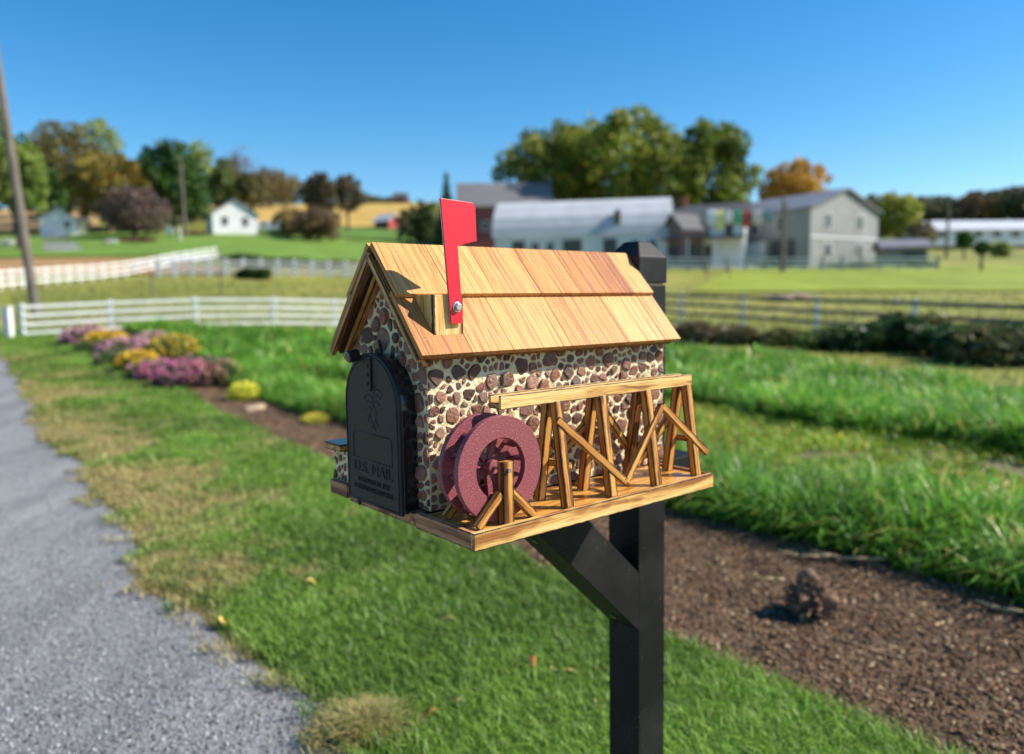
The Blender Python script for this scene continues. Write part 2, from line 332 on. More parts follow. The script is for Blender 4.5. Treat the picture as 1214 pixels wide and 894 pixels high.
# --- stone walls -----------------------------------------------------------
def clip(poly, nx, ny, c):
    out = []
    for i in range(len(poly)):
        a = poly[i]; b = poly[(i + 1) % len(poly)]; da = a[0] * nx + a[1] * ny - c; db = b[0] * nx + b[1] * ny - c
        if da <= 0: out.append(a)
        if (da < 0 < db) or (db < 0 < da):
            t = da / (da - db); out.append((a[0] + (b[0] - a[0]) * t, a[1] + (b[1] - a[1]) * t))
    return out
def chaikin(p, q=.24):
    o = []
    for i in range(len(p)):
        a = p[i]; b = p[(i + 1) % len(p)]
        o.append((a[0] * (1 - q) + b[0] * q, a[1] * (1 - q) + b[1] * q)); o.append((a[0] * q + b[0] * (1 - q), a[1] * q + b[1] * (1 - q)))
    return o
def stones(mb, poly, fn, inside, rmin=.0055, rmax=.015, gap=.0019, hmax=.0040, seed=1):
    """irregular cut stones filling a convex polygon; fn(u,v,w) maps to 3-D, w out of the wall"""
    rd = random.Random(seed); us = [p[0] for p in poly]; vs = [p[1] for p in poly]; pts = []
    for k in range(9000):
        r = rd.uniform(.78, 1.08) * rmax if k < 110 else rd.uniform(.50, .75) * rmax if k < 900 else rmin + (rmax * .5 - rmin) * rd.random() ** 2; u = rd.uniform(min(us), max(us)); v = rd.uniform(min(vs), max(vs))
        if not inside(u, v): continue
        if all((u - a) ** 2 + (v - b) ** 2 > ((r + c) * .97) ** 2 for a, b, c in pts): pts.append((u, v, r))
    for (u, v, r) in pts:
        cell = [p for p in poly]; near = [q for q in pts if q != (u, v, r) and (q[0] - u) ** 2 + (q[1] - v) ** 2 < .07 ** 2]
        for i in range(6):
            a = 2 * math.pi * i / 6 + rd.random() * 1.3; rr = r * rd.uniform(.80, 1.6); cell = clip(cell, math.cos(a), math.sin(a), u * math.cos(a) + v * math.sin(a) + rr)
        for (a, b, c) in near:
            dx, dy = a - u, b - v; d = math.hypot(dx, dy); dx /= d; dy /= d; t = (d * d + r * r - c * c) / (2 * d)
            cell = clip(cell, dx, dy, u * dx + v * dy + t - gap * rd.uniform(.7, 1.4))
            if len(cell) < 3: break
        if len(cell) < 3: continue
        cell = chaikin(cell, .10 + .14 * rd.random()); n = len(cell)
        cu = sum(p[0] for p in cell) / n; cv = sum(p[1] for p in cell) / n
        hh = hmax * rd.uniform(.45, 1.0) * min(1, r / .009); tu, tv = rd.uniform(-.28, .28), rd.uniform(-.28, .28)
        ru, rv = rd.uniform(-.3, .3) * r, rd.uniform(-.3, .3) * r; V = []
        for sc_, hf, j in ((1.0, -.05, 0), (.985, .60, .03), (.86, .95, .07), (.45, 1.0, .12)):
            for p in cell:
                du, dv = (p[0] - cu) * sc_ * (1 + rd.uniform(-j, j)), (p[1] - cv) * sc_ * (1 + rd.uniform(-j, j))
                if sc_ < .5: du += ru * .5; dv += rv * .5
                w = hh * hf * (1 + rd.uniform(-j, j)) + (du * tu + dv * tv if hf > .4 else 0)
                V.append(fn(cu + du, cv + dv, w))
        V.append(fn(cu + ru, cv + rv, hh * rd.uniform(.95, 1.12) + (ru * tu + rv * tv)))
        F = []
        for k in range(3):
            F += [(k * n + i, k * n + (i + 1) % n, (k + 1) * n + (i + 1) % n, (k + 1) * n + i) for i in range(n)]
        F += [(3 * n + i, 3 * n + (i + 1) % n, 4 * n) for i in range(n)]
        mb.m = rd.choice((1, 1, 2, 3)); mb.add(V, F); mb.m = 0
X0, X1, YA, YB, ZF, ZE = .022, .530, .132, .343, .022, .243     # stone building
YC, ZR = .2376, .4025
def mortar_panel(mb, poly, fn, step=.006, seed=0):
    """bumpy mortar skin: a fine sheet over the polygon's box, clipped by dropping outside points"""
    us = [p[0] for p in poly]; vs = [p[1] for p in poly]
    n = len(poly); c = (sum(us) / n, sum(vs) / n)
    mb.prism(poly, -.010, 0.0, fn)
wall = MB(); pn = [(X0, ZF), (X1, ZF), (X1, ZE), (X0, ZE)]
fnA = lambda u, v, w: (u, YA - w, v)
mortar_panel(wall, pn, fnA); stones(wall, pn, fnA, lambda u, v: True, rmin=.0045, rmax=.0148, seed=3)
wall.build('side_wall', [M['mortar'], M['stone'], M['stone_b'], M['stone_c']], box_, S)
wall = MB(); fnB = lambda u, v, w: (u, YB + w, v)
mortar_panel(wall, pn, fnB); stones(wall, pn, fnB, lambda u, v: True, seed=4, rmin=.009)
wall.build('side_wall', [M['mortar'], M['stone'], M['stone_b'], M['stone_c']], box_, S)
# gable walls: (y, z) polygons
slope = (ZR - .2455) / (YC - .102)
def roofz(y, off): return ZR - abs(y - YC) * slope - off
gp_ = [(YA + .0005, ZF), (YB - .0005, ZF), (YB - .0005, roofz(YB, .023)), (YC, roofz(YC, .023)), (YA + .0005, roofz(YA, .023))]
DYC, DW, DZ0, DZ1 = .2385, .080, .014, .2455
def in_arch(y, z, g): return abs(y - DYC) < DW + g and z < (DZ1 - DW) or math.hypot(y - DYC, z - (DZ1 - DW)) < DW + g
fnG = lambda u, v, w: (X0 - .001 - w, u, v)
g = MB(); g.prism(gp_, -.009, 0, fnG)
stones(g, gp_, fnG, lambda u, v: not in_arch(u, v, .003) and v < roofz(u, .030), seed=5, rmin=.005, rmax=.0150, hmax=.0058, gap=.0022)
g.build('gable_wall', [M['mortar'], M['stone'], M['stone_b'], M['stone_c']], box_, S)
fnR = lambda u, v, w: (X1 + w + .001, u, v)
g = MB(); g.prism(gp_, -.009, 0, fnR); stones(g, gp_, fnR, lambda u, v: v < roofz(u, .030), seed=6, rmin=.009)
g.build('gable_wall', [M['mortar'], M['stone'], M['stone_b'], M['stone_c']], box_, S)

# --- tray, floor, rails ----------------------------------------------------
board('tray_floor', (.011, .0685, .0125), (.492, .0685, .0125), .115, .017, M['trayfloor'], box_, bevel=0)
board('base_board', (.004, .2376, .0105), (.528, .2376, .0105), .209, .019, M['endrail'], box_)
board('tray_rail', (0.0, .0045, .0120), (.503, .0045, .0120), .009, .0235, M['rail'], box_, bevel=.001)
board('tray_rail', (.0045, .0095, .0120), (.0045, .139, .0120), .0088, .0230, M['endrail'], box_, bevel=.001)
board('tray_rail', (.4985, .0095, .0130), (.4985, .130, .0130), .0088, .0235, M['endrail'], box_, bevel=.001)
board('tray_rail', (.0045, .344, .0160), (.0045, .402, .0160), .0088, .0225, M['endrail'], box_, bevel=.001)
# newspaper holder on the far side
nb = empty('newspaper_holder'); nb.parent = box_
w2 = MB(); pn2 = [(.362, .028), (.400, .028), (.400, .078), (.362, .078)]
fnN = lambda u, v, w: (.010 - w, u, v)
w2.bb(.0101, .44, .3565, .399, .004, .078); stones(w2, pn2, fnN, lambda u, v: True, seed=9, rmin=.005, rmax=.008, gap=.003, hmax=.005)
w2.build('holder_wall', [M['mortar'], M['stone'], M['stone_b'], M['stone_c']], nb, S)
board('holder_lid', (-.004, .383, .0845), (.452, .383, .0845), .056, .010, M['burnt'], nb)
MB().bb(-.003, .451, .356, .410, .0900, .0908).build('lid_top', M['slate'], nb, S)

# --- steel box with door ---------------------------------------------------
def arch(w, z0, z1, n=22):
    zc = z1 - w; p = [(DYC - w, z0), (DYC + w, z0)]
    for i in range(n + 1):
        a = math.pi * i / n; p.append((DYC + w * math.cos(a), zc + w * math.sin(a)))
    return p
fx = lambda u, v, w: (w, u, v)
MB().prism(arch(DW - .0025, DZ0 + .002, DZ1 - .0025), -.004, .50, fx).build('steel_box', M['black'], box_, S, bevel=.0015)
door = MB()
door.prism(arch(DW, DZ0, DZ1), -.0105, -.0045, fx)
dr = door.build('door', M['dooriron'], box_, S, bevel=.0022)
# raised rim and pressed panel lines on the door
def strip(mb, pts, r, xf, closed=False, n=6):
    P = [Vector((xf, a, b)) for a, b in pts]
    if closed: P.append(P[0])
    for a, b in zip(P[:-1], P[1:]): mb.tube(a, b, r, r, n)
rim = MB(); strip(rim, arch(DW - .0055, DZ0 + .004, DZ1 - .0055), .0012, -.0105, True); rim.build('pressed_rim', M['dooriron'], dr, S, smooth=True)
pan = MB(); strip(pan, [(DYC + .056, .083), (DYC - .058, .083), (DYC - .058, .119), (DYC - .053, .1235), (DYC + .051, .1235), (DYC + .056, .1185)], .0013, -.0102, True)
pan.build('pressed_panel', M['dooriron'], dr, S, smooth=True)
# pressed bird emblem (outline relief)
em = MB()
bird = [[(-.012, .196), (-.006, .188), (-.002, .178), (-.004, .168), (.004, .160), (.010, .152), (.004, .143), (-.004, .136)],
        [(-.002, .178), (.010, .183), (.020, .181), (.028, .174)], [(.002, .170), (.014, .173), (.024, .168)], [(.004, .162), (.016, .163), (.023, .158)],
        [(-.006, .188), (-.016, .192), (-.026, .190), (-.034, .182)], [(-.005, .180), (-.018, .183), (-.028, .178)], [(-.005, .172), (-.016, .174), (-.024, .168)],
        [(-.004, .168), (-.012, .158), (-.010, .146), (-.018, .137)], [(-.010, .146), (-.004, .136), (-.010, .130)], [(-.004, .143), (.004, .133)], [(.010, .152), (.016, .146), (.012, .139)]]
for q in bird:
    strip(em, [(DYC + a * .9 - .006, b + .001) for a, b in q], .0010, -.0102)
em.build('pressed_emblem', M['dooriron'], dr, S, smooth=True)
def text(body, size, y, z, name, width=None, weight=.0006):
    cu = bpy.data.curves.new(name, 'FONT'); cu.body = body; cu.size = size * S; cu.extrude = .0008 * S; cu.bevel_depth = .00012; cu.offset = -.0003
    cu.align_x = 'CENTER'; cu.align_y = 'BOTTOM'
    t = bpy.data.objects.new('tmp', cu); COL.objects.link(t); bpy.context.view_layer.update()
    me = bpy.data.meshes.new_from_object(t); w = max(v.co.x for v in me.vertices) - min(v.co.x for v in me.vertices)
    COL.objects.unlink(t); bpy.data.objects.remove(t)
    f = (width * S / w) if width else 1
    for v in me.vertices: v.co.x *= f
    me.materials.clear(); me.materials.append(M['dooriron'])
    ob = bpy.data.objects.new(name, me); COL.objects.link(ob); ob.parent = dr
    Mx = Matrix(((0, 0, -1, 0), (-1, 0, 0, 0), (0, 1, 0, 0), (0, 0, 0, 1))); Mx.translation = Vector((-.0108, y, z)) * S
    ob.matrix_local = Mx
text('U.S. MAIL', .024, DYC - .001, .0575, 'raised_lettering', .112)
text('APPROVED BY THE', .0105, DYC - .001, .0450, 'raised_lettering', .094)
text('POSTMASTER GENERAL', .0105, DYC - .001, .0330, 'raised_lettering', .116)
lt = MB(); lt.prism([(DYC - .008, .193), (DYC - .004, .189), (DYC + .004, .189), (DYC + .008, .193), (DYC + .008, .240), (DYC - .008, .240)], -.0135, -.0107, fx)
la = lt.build('latch', M['dooriron'], dr, S, bevel=.0008)
rv = MB()
for z in (.200, .213, .226): rv.tube((-.0152, DYC, z), (-.0135, DYC, z), .0022, .003, 12)
rv.build('rivet', M['dooriron'], la, S, bevel=.0004)
lp = MB()                                                      # loop of the catch over the arch
for i in range(9):
    a0, a1 = math.pi * i / 9, math.pi * (i + 1) / 9
    f_ = lambda a: (-.019 + .006 * math.cos(a), 0, DZ1 - .012 + .012 * math.sin(a))
    q0, q1 = f_(a0), f_(a1)
    lp.bar((q0[0], DYC + .020, q0[2]), (q1[0], DYC + .020, q1[2]), .012, .003, (0, 1, 0))
MB().tube((-.030, DYC + .030, .2385), (-.012, DYC + .030, .2410), .0085, .0095, 20).build('door_knob', M['black'], dr, S, bevel=.002, smooth=False)
MB().prism([(DYC - .010, .243), (DYC + .010, .243), (DYC + .005, .262), (DYC - .001, .264)], .004, .010, fx).build('box_catch', M['black'], box_, S, bevel=.001)
MB().tube((-.0115, DYC + .040, .012), (-.0115, DYC + .048, .012), .003, .003, 10).build('door_hinge', M['black'], dr, S)

# --- roof ------------------------------------------------------------------
rf = empty('roof'); rf.parent = box_
ang = math.atan(slope); ca, sa = math.cos(ang), math.sin(ang)
LS = math.hypot(YC - .102, ZR - .2455)
def shingle(side, x0, x1, s0, s1, off0, off1, th, tint, name='shingle', parent=rf):
    """side -1: near slope.  s = distance down the slope from the ridge; off = height of the underside above the deck line"""
    xm = (x0 + x1) / 2
    def P(s, off): return Vector((xm, YC + side * (s * ca + 0) + side * off * sa, ZR - s * sa + off * ca))
    a = P(s0, off0 + th / 2); b = P(s1, off1 + th / 2); nrm = Vector((0, side * sa, ca))
    return board(name, a, b, x1 - x0, th, M['cedar'], parent, up=nrm, bevel=.0006, color=tint)
T = {'y': (1.08, 1.05, .95), 'l': (1.13, 1.13, 1.1), 'o': (.92, .84, .70), 'r': (.66, .46, .38), 'd': (.80, .64, .48), 'm': (1.03, .98, .9)}
lower = [(-.0063, .0775, 'd'), (.0782, .152, 'm'), (.1526, .272, 'y'), (.2726, .402, 'o'), (.4026, .500, 'l'), (.5006, .5425, 'y')]
upper = [(-.0045, .086, 'y'), (.0866, .168, 'l'), (.1686, .262, 'm'), (.2626, .352, 'o'), (.3526, .430, 'd'), (.4306, .487, 'r'), (.4876, .541, 'l')]
for sd_ in (-1, 1):
    for i, (a, b, c) in enumerate(lower):
        shingle(sd_, a, b, LS * .44, LS, -.006, -.006, .0085, T[c])
    for i, (a, b, c) in enumerate(upper):
        shingle(sd_, a, b, .002, LS * .505, .0002, .0033, .0075, T[c])
    # deck panel and rake trim
    xm = .2675
    a = Vector((.004, YC + sd_ * (LS * .02) * ca, ZR - LS * .02 * sa)); nrm = Vector((0, sd_ * sa, ca))
    pa = Vector((xm, YC + sd_ * .004 * ca, ZR - .004 * sa)) - nrm * .0105; pb = Vector((xm, YC + sd_ * (LS - .003) * ca, ZR - (LS - .003) * sa)) - nrm * .0105
    board('roof_deck', pa, pb, .526, .0085, M['trim'], rf, up=nrm, bevel=.0006)
    for xx, oo in ((-.0052, 0), (.0155, .010)):
        pa = Vector((xx, YC + sd_ * (.006 + oo) * ca, ZR - (.006 + oo) * sa)) - nrm * (.0115 + oo); pb = Vector((xx, YC + sd_ * (LS - .001) * ca, ZR - (LS - .001) * sa)) - nrm * (.0115 + oo)
        if xx < 0:
            pa += nrm * .0004; board('rake_trim', pa, pb, .0066, .0098, M['burnt'], rf, up=nrm, label='torched trim board along the front edge of the roof')
        else: board('gable_trim', pa, pb, .012, .012, M['burnt'], rf, up=nrm)
# nail heads
for i in range(26):
    x = .012 + i * .0205 + random.uniform(-.004, .004); s = LS * .88 + random.uniform(-.002, .002)
    for (s, off) in ((s, .0027), (LS * (.10 if i % 2 else .43) + random.uniform(-.003, .003), .0105)):
        if s > LS * .6 and .02 < x < .03: continue
        c = Vector((x, YC - s * ca - off * sa, ZR - s * sa + off * ca)); n_ = Vector((0, -sa, ca))
        nl = MB(); nl.bar(c - Vector((.0011, 0, 0)), c + Vector((.0011, 0, 0)), .0008, .0004, n_); nl.build('nail_head', M['zinc'], rf, S)

# --- flag and its block ----------------------------------------------------
bk = board('flag_block', (.0526, .1590, .2500), (.0526, .1590, .3283), .0508, .0740, M['rail'], box_, up=(0, 1, 0), bevel=.0008)
fl = empty('mail_flag'); fl.parent = box_
fp = [(.0535, .2874), (.0739, .2879), (.0672, .3953), (.1006, .4036), (.0993, .4510), (.0950, .4566), (.0400, .4590)]
fy = lambda u, v, w: (u, w, v)
MB().prism(fp, .1163, .1175, fy).build('flag_plate', M['red'], fl, S, bevel=.0003)
MB().prism([(x - .0006, z + .0002) for x, z in fp], .1177, .1188, fy).build('flag_backing', M['zinc'], fl, S)
bo = MB(); bo.tube((.0635, .1164, .3105), (.0635, .1148, .3105), .0078, .0074, 28); bo.tube((.0635, .1148, .3105), (.0635, .1105, .3105), .0058, .0052, 6)
bo.build('bolt', M['zinc'], fl, S, bevel=.0008)

# --- water wheel -----------------------------------------------------------
wc = (.0640, .0950); RO, RI = .0712, .0415
ww = empty('water_wheel'); ww.parent = box_
a_ = MB().ring(wc, RO, RI, .0235, .0330); a_.build('wheel_rim', M['maroon'], ww, S, bevel=.0007)
a_ = MB().ring(wc, RO, .0300, .0600, .0690); a_.build('wheel_rim', M['maroon'], ww, S, bevel=.0007)
for i in range(12):
    t = 2 * math.pi * i / 12 + .14; d = Vector((math.cos(t), 0, math.sin(t))); c = Vector((wc[0], .0465, wc[1]))
    board('paddle', c + d * .040, c + d * .0600, .0262, .0050, M['maroon'], ww, up=Vector((0, 1, 0)).cross(d))
for i in range(7):
    t = 2 * math.pi * (i + .35) / 7; d = Vector((math.cos(t), 0, math.sin(t))); c = Vector((wc[0], .0555, wc[1]))
    board('spoke', c + d * .009, c + d * .0475, .0085, .0072, M['maroon'], ww, up=(0, 1, 0))
MB().tube((wc[0], .0375, wc[1]), (wc[0], .0600, wc[1]), .0095, .0095, 20).build('hub', M['maroon'], ww, S, bevel=.0006)
MB().tube((wc[0], .0050, wc[1]), (wc[0], .0920, wc[1]), .0028, .0028, 12).build('axle', M['zinc'], ww, S)
ws = empty('wheel_stand'); ws.parent = box_
for y in (.0155, .0860):
    board('stand_post', (wc[0] + .001, y, .0215), (wc[0] + .001, y, .1060), .0175, .0135, M['burnt'], ws, up=(0, 1, 0))
    for sg in (-1, 1):
        board('stand_brace', (wc[0] + sg * .0090, y + .0005, .0640), (wc[0] + sg * .0480, y + .0005, .0250), .0120, .0095, M['burnt'], ws, up=(0, 1, 0))

# --- trestle and trough ----------------------------------------------------
tr = empty('trestle'); tr.parent = box_
YT = .0480; ZB, ZT = .1720, .1915
th_ = empty('flume'); th_.parent = tr
def flume(): pass
bt = board('flume_side', (.0740, .0370, .1815), (.4880, .0370, .1815), .0050, .0190, M['rail'], th_)
board('flume_side', (.0740, .0590, .1815), (.4880, .0590, .1815), .0050, .0190, M['rail'], th_)
board('flume_bottom', (.0740, .0480, .1765), (.4880, .0480, .1765), .0168, .0085, M['burnt'], th_)
for bx in (.1800, .2720, .3760, .4790):
    board('trestle_leg', (bx, .0400, .1735), (bx, .0175, .0220), .0148, .0128, M['burnt'], tr, up=(0, 1, 0))
    board('trestle_leg', (bx, .0560, .1735), (bx, .0785, .0220), .0148, .0128, M['burnt'], tr, up=(0, 1, 0))
    zz = .0800; board('trestle_tie', (bx + .0085, .0195, zz), (bx + .0085, .0760, zz), .0065, .0095, M['burnt'], tr)
zig = [(.1735, .1480), (.3000, .0400), (.4050, .1460), (.5080, .0560)]
for (ya, sg, zg) in ((.0205, -1, zig), (.0775, 1, [(.1720, .0440), (.3000, .1520), (.4050, .0440), (.5060, .1500)]),):
    for (xa, za), (xb, zb) in zip(zg[:-1], zg[1:]):
        yo = lambda z: ya + (.1735 - .0220 - (.1735 - z)) * 0 + sg * -1 * (z - .022) / .1515 * .0225 - (.0 if sg > 0 else 0)
        board('diagonal_brace', (xa, yo(za) - .0075 * (-sg), za), (xb, yo(zb) - .0075 * (-sg), zb), .0118, .0080, M['burnt'], tr, up=(0, 1, 0))

# --- post ------------------------------------------------------------------
PX0, PX1, PY0, PY1 = .5425, .6205, .198, .278
MB().bb(PX0, PX1, PY0, PY1, -1.05 / S - .25, .3455).build('post_shaft', M['postpaint'], post_, S, bevel=.002)
cp = MB()
e = .0015; zs = [(.3490, -e), (.3985, -e), (.4290, .0215)]
vs = []
for z, i_ in zs: vs += [(PX0 + i_, PY0 + i_, z), (PX1 - i_, PY0 + i_, z), (PX1 - i_, PY1 - i_, z), (PX0 + i_, PY1 - i_, z)]
cp.add(vs, [(3, 2, 1, 0), (8, 9, 10, 11)] + [(k * 4 + i, k * 4 + (i + 1) % 4, k * 4 + 4 + (i + 1) % 4, k * 4 + 4 + i) for k in range(2) for i in range(4)])
cp.build('post_cap', M['postpaint'], post_, S, bevel=.0025)
MB().bb(PX0 + .004, PX1 - .004, PY0 + .004, PY1 - .004, .3455, .3492).build('cap_groove', M['black'], post_, S)
MB().bb(.2835, PX0 - .0005, PY0 + .001, PY1 - .001, -.080, -.0012).build('post_arm', M['postpaint'], post_, S, bevel=.002)
MB().bb(PX1 + .0005, .7300, PY0 + .001, PY1 - .001, -.080, -.0012).build('post_arm', M['postpaint'], post_, S, bevel=.002)
MB().prism([(.283, -.0805), (.5420, -.3300), (.5420, -.2120), (.405, -.0805)], PY0 - .0012, PY1 + .0012, lambda u, v, w: (u, w, v)).build('post_brace', M['postpaint'], post_, S, bevel=.0015)
for (x, z) in ((.310, -.1075), (.515, -.3055)): MB().tube((x, .238, z), (x - .001, .238, z - .001), .006, .006, 14).build('screw_hole', M['black'], post_, S)
# ------------------------------------------------------------------ GROUND
LANE = np.array([(-3, 1.9), (0, .55), (1.2, -.05), (2.29, -.57), (2.46, -.66), (2.76, -.92), (3.05, -1.2), (3.4, -1.5), (3.73, -1.93), (4.58, -2.38), (6.2, -3.55), (8.3, -5.1), (12.5, -8.1), (19, -12.8), (24, -16.6), (60, -40)])
MUL = np.array([(-3, 6.2), (0, 3.1), (2.247, 1.246), (2.55, .994), (3.05, .62), (4.23, -.05), (6.39, -1.42), (8.68, -2.98), (13.5, -6.2), (22, -12.2), (30, -17)])
CRP = np.array([(-3, 8), (0, 4.9), (2, 3.2), (3.31, 2.3), (3.68, 2.05), (4.23, 1.63), (4.91, 1.06), (9.2, -2.2), (10.0, -2.9), (11.5, -4.0), (17.1, -7.9), (22, -11.2), (30, -16)])
LB = np.array([(-3, 9), (4, 5.6), (6.6, 4.4), (7.5, 3.8), (8.2, 3.2), (10, 2.5), (11.5, 1.2), (12.5, -1.0), (13, -4.8), (22, -11), (30, -16)])
BK = np.array([(-3, 6.6), (8, 6.4), (13.3, 6.3), (18.0, 4.6), (20.0, 2.0), (21.0, -2), (21.6, -8), (22.3, -13), (30, -40)])
fe = lambda T_, d: np.interp(d, T_[:, 0], T_[:, 1])
def lane_edge(d, x=0): return fe(LANE, d) + (noise(d, d * 0, 1.2, 3) - .5) * .16 * np.clip(d / 3, .8, 2.0) + (noise(d, d * 0, 8, 5) - .5) * .09 + .05
def mul_edge(d): return fe(MUL, d) + (noise(d, d * 0, 3, 9) - .5) * .08
def dryness(x, y):
    e = x - fe(LANE, y); sp = np.interp(y, [0, 3, 5, 9, 16, 24], [.10, .20, 1.6, 2.5, 2.0, .9])
    d = np.clip(1.15 - e / np.maximum(sp, .1), 0, 1)
    n = noise(x, y, 1.3, 21, 4); n2 = noise(x, y, 6.5, 31, 3)
    v = d * .86 + (n - .5) * 1.7 + (n2 - .5) * 1.3
    v = v * np.clip((y - 2.6) / 1.2, 0, 1) * np.clip((26 - y) / 14, .15, 1) + np.clip(.9 - e / .16, 0, 1) * .8 * (n2 > .42)
    return np.clip((v - .22) * 1.15, 0, .9)
G1 = np.array((.070, .160, .010)); G2 = np.array((.29, .46, .070)); DRY = np.array((.40, .31, .11)); DRY2 = np.array((.64, .50, .22))
def lawncol(x, y, n):
    d = dryness(x, y)[:, None]; r = rng.random((n, 1)); big = noise(x, y, .9, 77, 3)[:, None]
    g = G1 * (1 - r) + G2 * r; g = g * (.40 + 1.2 * big)
    dr = DRY * (1 - r) + DRY2 * r
    k = np.clip(d * 1.15 - rng.random((n, 1)) * .35, 0, 1)
    return g * (1 - k) + dr * k
def sheet(name, xs, ys, off, mat, colf, kind='structure', mask=None, zf=None):
    X, Y = np.meshgrid(xs, ys); Z = hgt(X, Y) + off(Y)
    if zf is not None: Z = Z + zf(X, Y)
    nx, ny = len(xs), len(ys); v = np.stack([X.ravel(), Y.ravel(), Z.ravel()], 1); c = colf(X.ravel(), Y.ravel())
    i, j = np.meshgrid(np.arange(nx - 1), np.arange(ny - 1)); a = (j * nx + i).ravel()
    q = np.stack([a, a + 1, a + 1 + nx, a + nx], 1)
    if mask is not None:
        mk = mask(X.ravel(), Y.ravel()); q = q[mk[q].all(1)]
    o = npmesh(name, v, q.ravel(), np.full(len(q), 4), mat, col=c, smooth=True); return tag(o, kind=kind)
def strip_sheet(name, ds, ef0, ef1, nu, off, mat, colf, zf=None, kind='structure'):
    """sheet between two edges x=ef0(y) and x=ef1(y)"""
    ds = np.asarray(ds, float); a = ef0(ds); b = ef1(ds); t = np.linspace(0, 1, nu)
    X = a[:, None] * (1 - t) + b[:, None] * t; Y = np.repeat(ds[:, None], nu, 1); Z = hgt(X, Y) + off(Y)
    if zf is not None: Z = Z + zf(X, Y) * np.clip(np.minimum(t, 1 - t) * 12, 0, 1)[None, :]
    v = np.stack([X.ravel(), Y.ravel(), Z.ravel()], 1); c = colf(X.ravel(), Y.ravel()); ny = len(ds)
    i, j = np.meshgrid(np.arange(nu - 1), np.arange(ny - 1)); k = (j * nu + i).ravel()
    q = np.stack([k, k + 1, k + 1 + nu, k + nu], 1)
    return tag(npmesh(name, v, q.ravel(), np.full(len(q), 4), mat, col=c, smooth=True), kind=kind)
M['soilgrass'] = attrmat('meadow_ground', nscale=9, namt=.35, n2scale=.35, bump=.2, dist=.02)
M['lawn'] = attrmat('lawn_base', nscale=60, namt=.4, n2scale=3)
M['mulch'] = attrmat('mulch', nscale=75, namt=.55, n2scale=6, bump=.9, dist=.012)
# gravel
m, nt, p, o = newmat('gravel'); tc = N(nt, 'ShaderNodeTexCoord')
v1 = N(nt, 'ShaderNodeTexVoronoi', {'Vector': tc.outputs['Object'], 'Scale': 85.0}); mpg = N(nt, 'ShaderNodeMapping', {'Vector': tc.outputs['Object'], 'Rotation': (0, 0, R(-34)), 'Scale': (1.5, .28, 1)}); n1 = N(nt, 'ShaderNodeTexNoise', {'Vector': mpg.outputs[0], 'Scale': 1.6, 'Detail': 7, 'Roughness': .65})
n2 = N(nt, 'ShaderNodeTexNoise', {'Vector': tc.outputs['Object'], 'Scale': 55.0, 'Detail': 6, 'Roughness': .75})
c = ramp(nt, v1.outputs['Color'], [(.0, (.08, .08, .083)), (.5, (.18, .182, .188)), (1, (.36, .36, .365))])
c = mix(nt, .65, c, ramp(nt, n2.outputs[0], [(.35, (.09, .09, .093)), (.65, (.33, .33, .335))])); c = mix(nt, 1, c, ramp(nt, n1.outputs[0], [(.35, (.72,) * 3), (.65, (1.3, 1.29, 1.26))]), 'MULTIPLY')
nt.links.new(c, p.inputs['Base Color']); p.inputs['Roughness'].default_value = .9; bumpn(nt, p, math_(nt, 'ADD', n2.outputs[0], v1.outputs[0]), .8, .008); M['gravel'] = m
def sx(a, n, k): t = np.linspace(-1, 1, n); return np.sinh(t * k) / math.sinh(k) * a
gx = sx(2200, 220, 5.2); gy = np.concatenate([np.linspace(-80, -4, 8), np.linspace(-2, 40, 43), 40 + (2400 - 40) * (np.sinh(np.linspace(0, 1, 120)[1:] * 4.2) / math.sinh(4.2))])
def gcol(x, y):
    n = len(x); big = noise(x, y, .05, 5, 4)[:, None]; sm = noise(x, y, .35, 6, 3)[:, None]; t = np.clip(x / np.maximum(y, .5) * FPX + CX, -400, 1600)
    g = np.array((.19, .21, .025)) * (.75 + .5 * big); tan = np.array((.33, .27, .075))
    k = np.clip((big - .36) * 2.6 + (sm - .5) * 1.4, 0, 1)
    c = g * (1 - k * .8) + tan * k * .8
    far = np.clip((y - 60) / 60, 0, 1)[:, None]; c = c * (1 - far * .15)
    return c
sheet('ground', gx, gy, lambda Y: Y * 0, M['soilgrass'], gcol)
off1 = lambda Y: .004 + .0012 * np.maximum(Y, 0); off2 = lambda Y: .010 + .0018 * np.maximum(Y, 0)
dn = np.concatenate([np.linspace(-2.5, 8, 150), np.linspace(8, 23, 90)[1:]])
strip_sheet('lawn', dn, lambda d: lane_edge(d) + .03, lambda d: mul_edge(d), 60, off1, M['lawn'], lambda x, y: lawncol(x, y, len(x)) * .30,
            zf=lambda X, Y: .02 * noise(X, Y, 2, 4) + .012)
strip_sheet('gravel_lane', np.concatenate([np.linspace(-4, 8, 90), np.linspace(8, 40, 60)[1:]]), lambda d: fe(LANE, d) - 5.5 - d * .10, lambda d: lane_edge(d) + .12, 30, lambda Y: .003 + .0006 * np.maximum(Y, 0),
            M['gravel'], lambda x, y: np.full((len(x), 3), .3))
MC = np.array((.125, .078, .046))
strip_sheet('mulch_bed', np.concatenate([np.linspace(-2.5, 8, 170), np.linspace(8, 23, 90)[1:]]), lambda d: mul_edge(d) - .02, lambda d: fe(CRP, d) + .5, 70, off2, M['mulch'],
            lambda x, y: MC * (.75 + .5 * noise(x, y, 1.5, 8)[:, None]), zf=lambda X, Y: .035 * (noise(X, Y, 2.2, 44, 3) - .35) + .035 * (noise(X, Y, 9, 45, 2) - .5))
SC = np.array((.20, .17, .08))
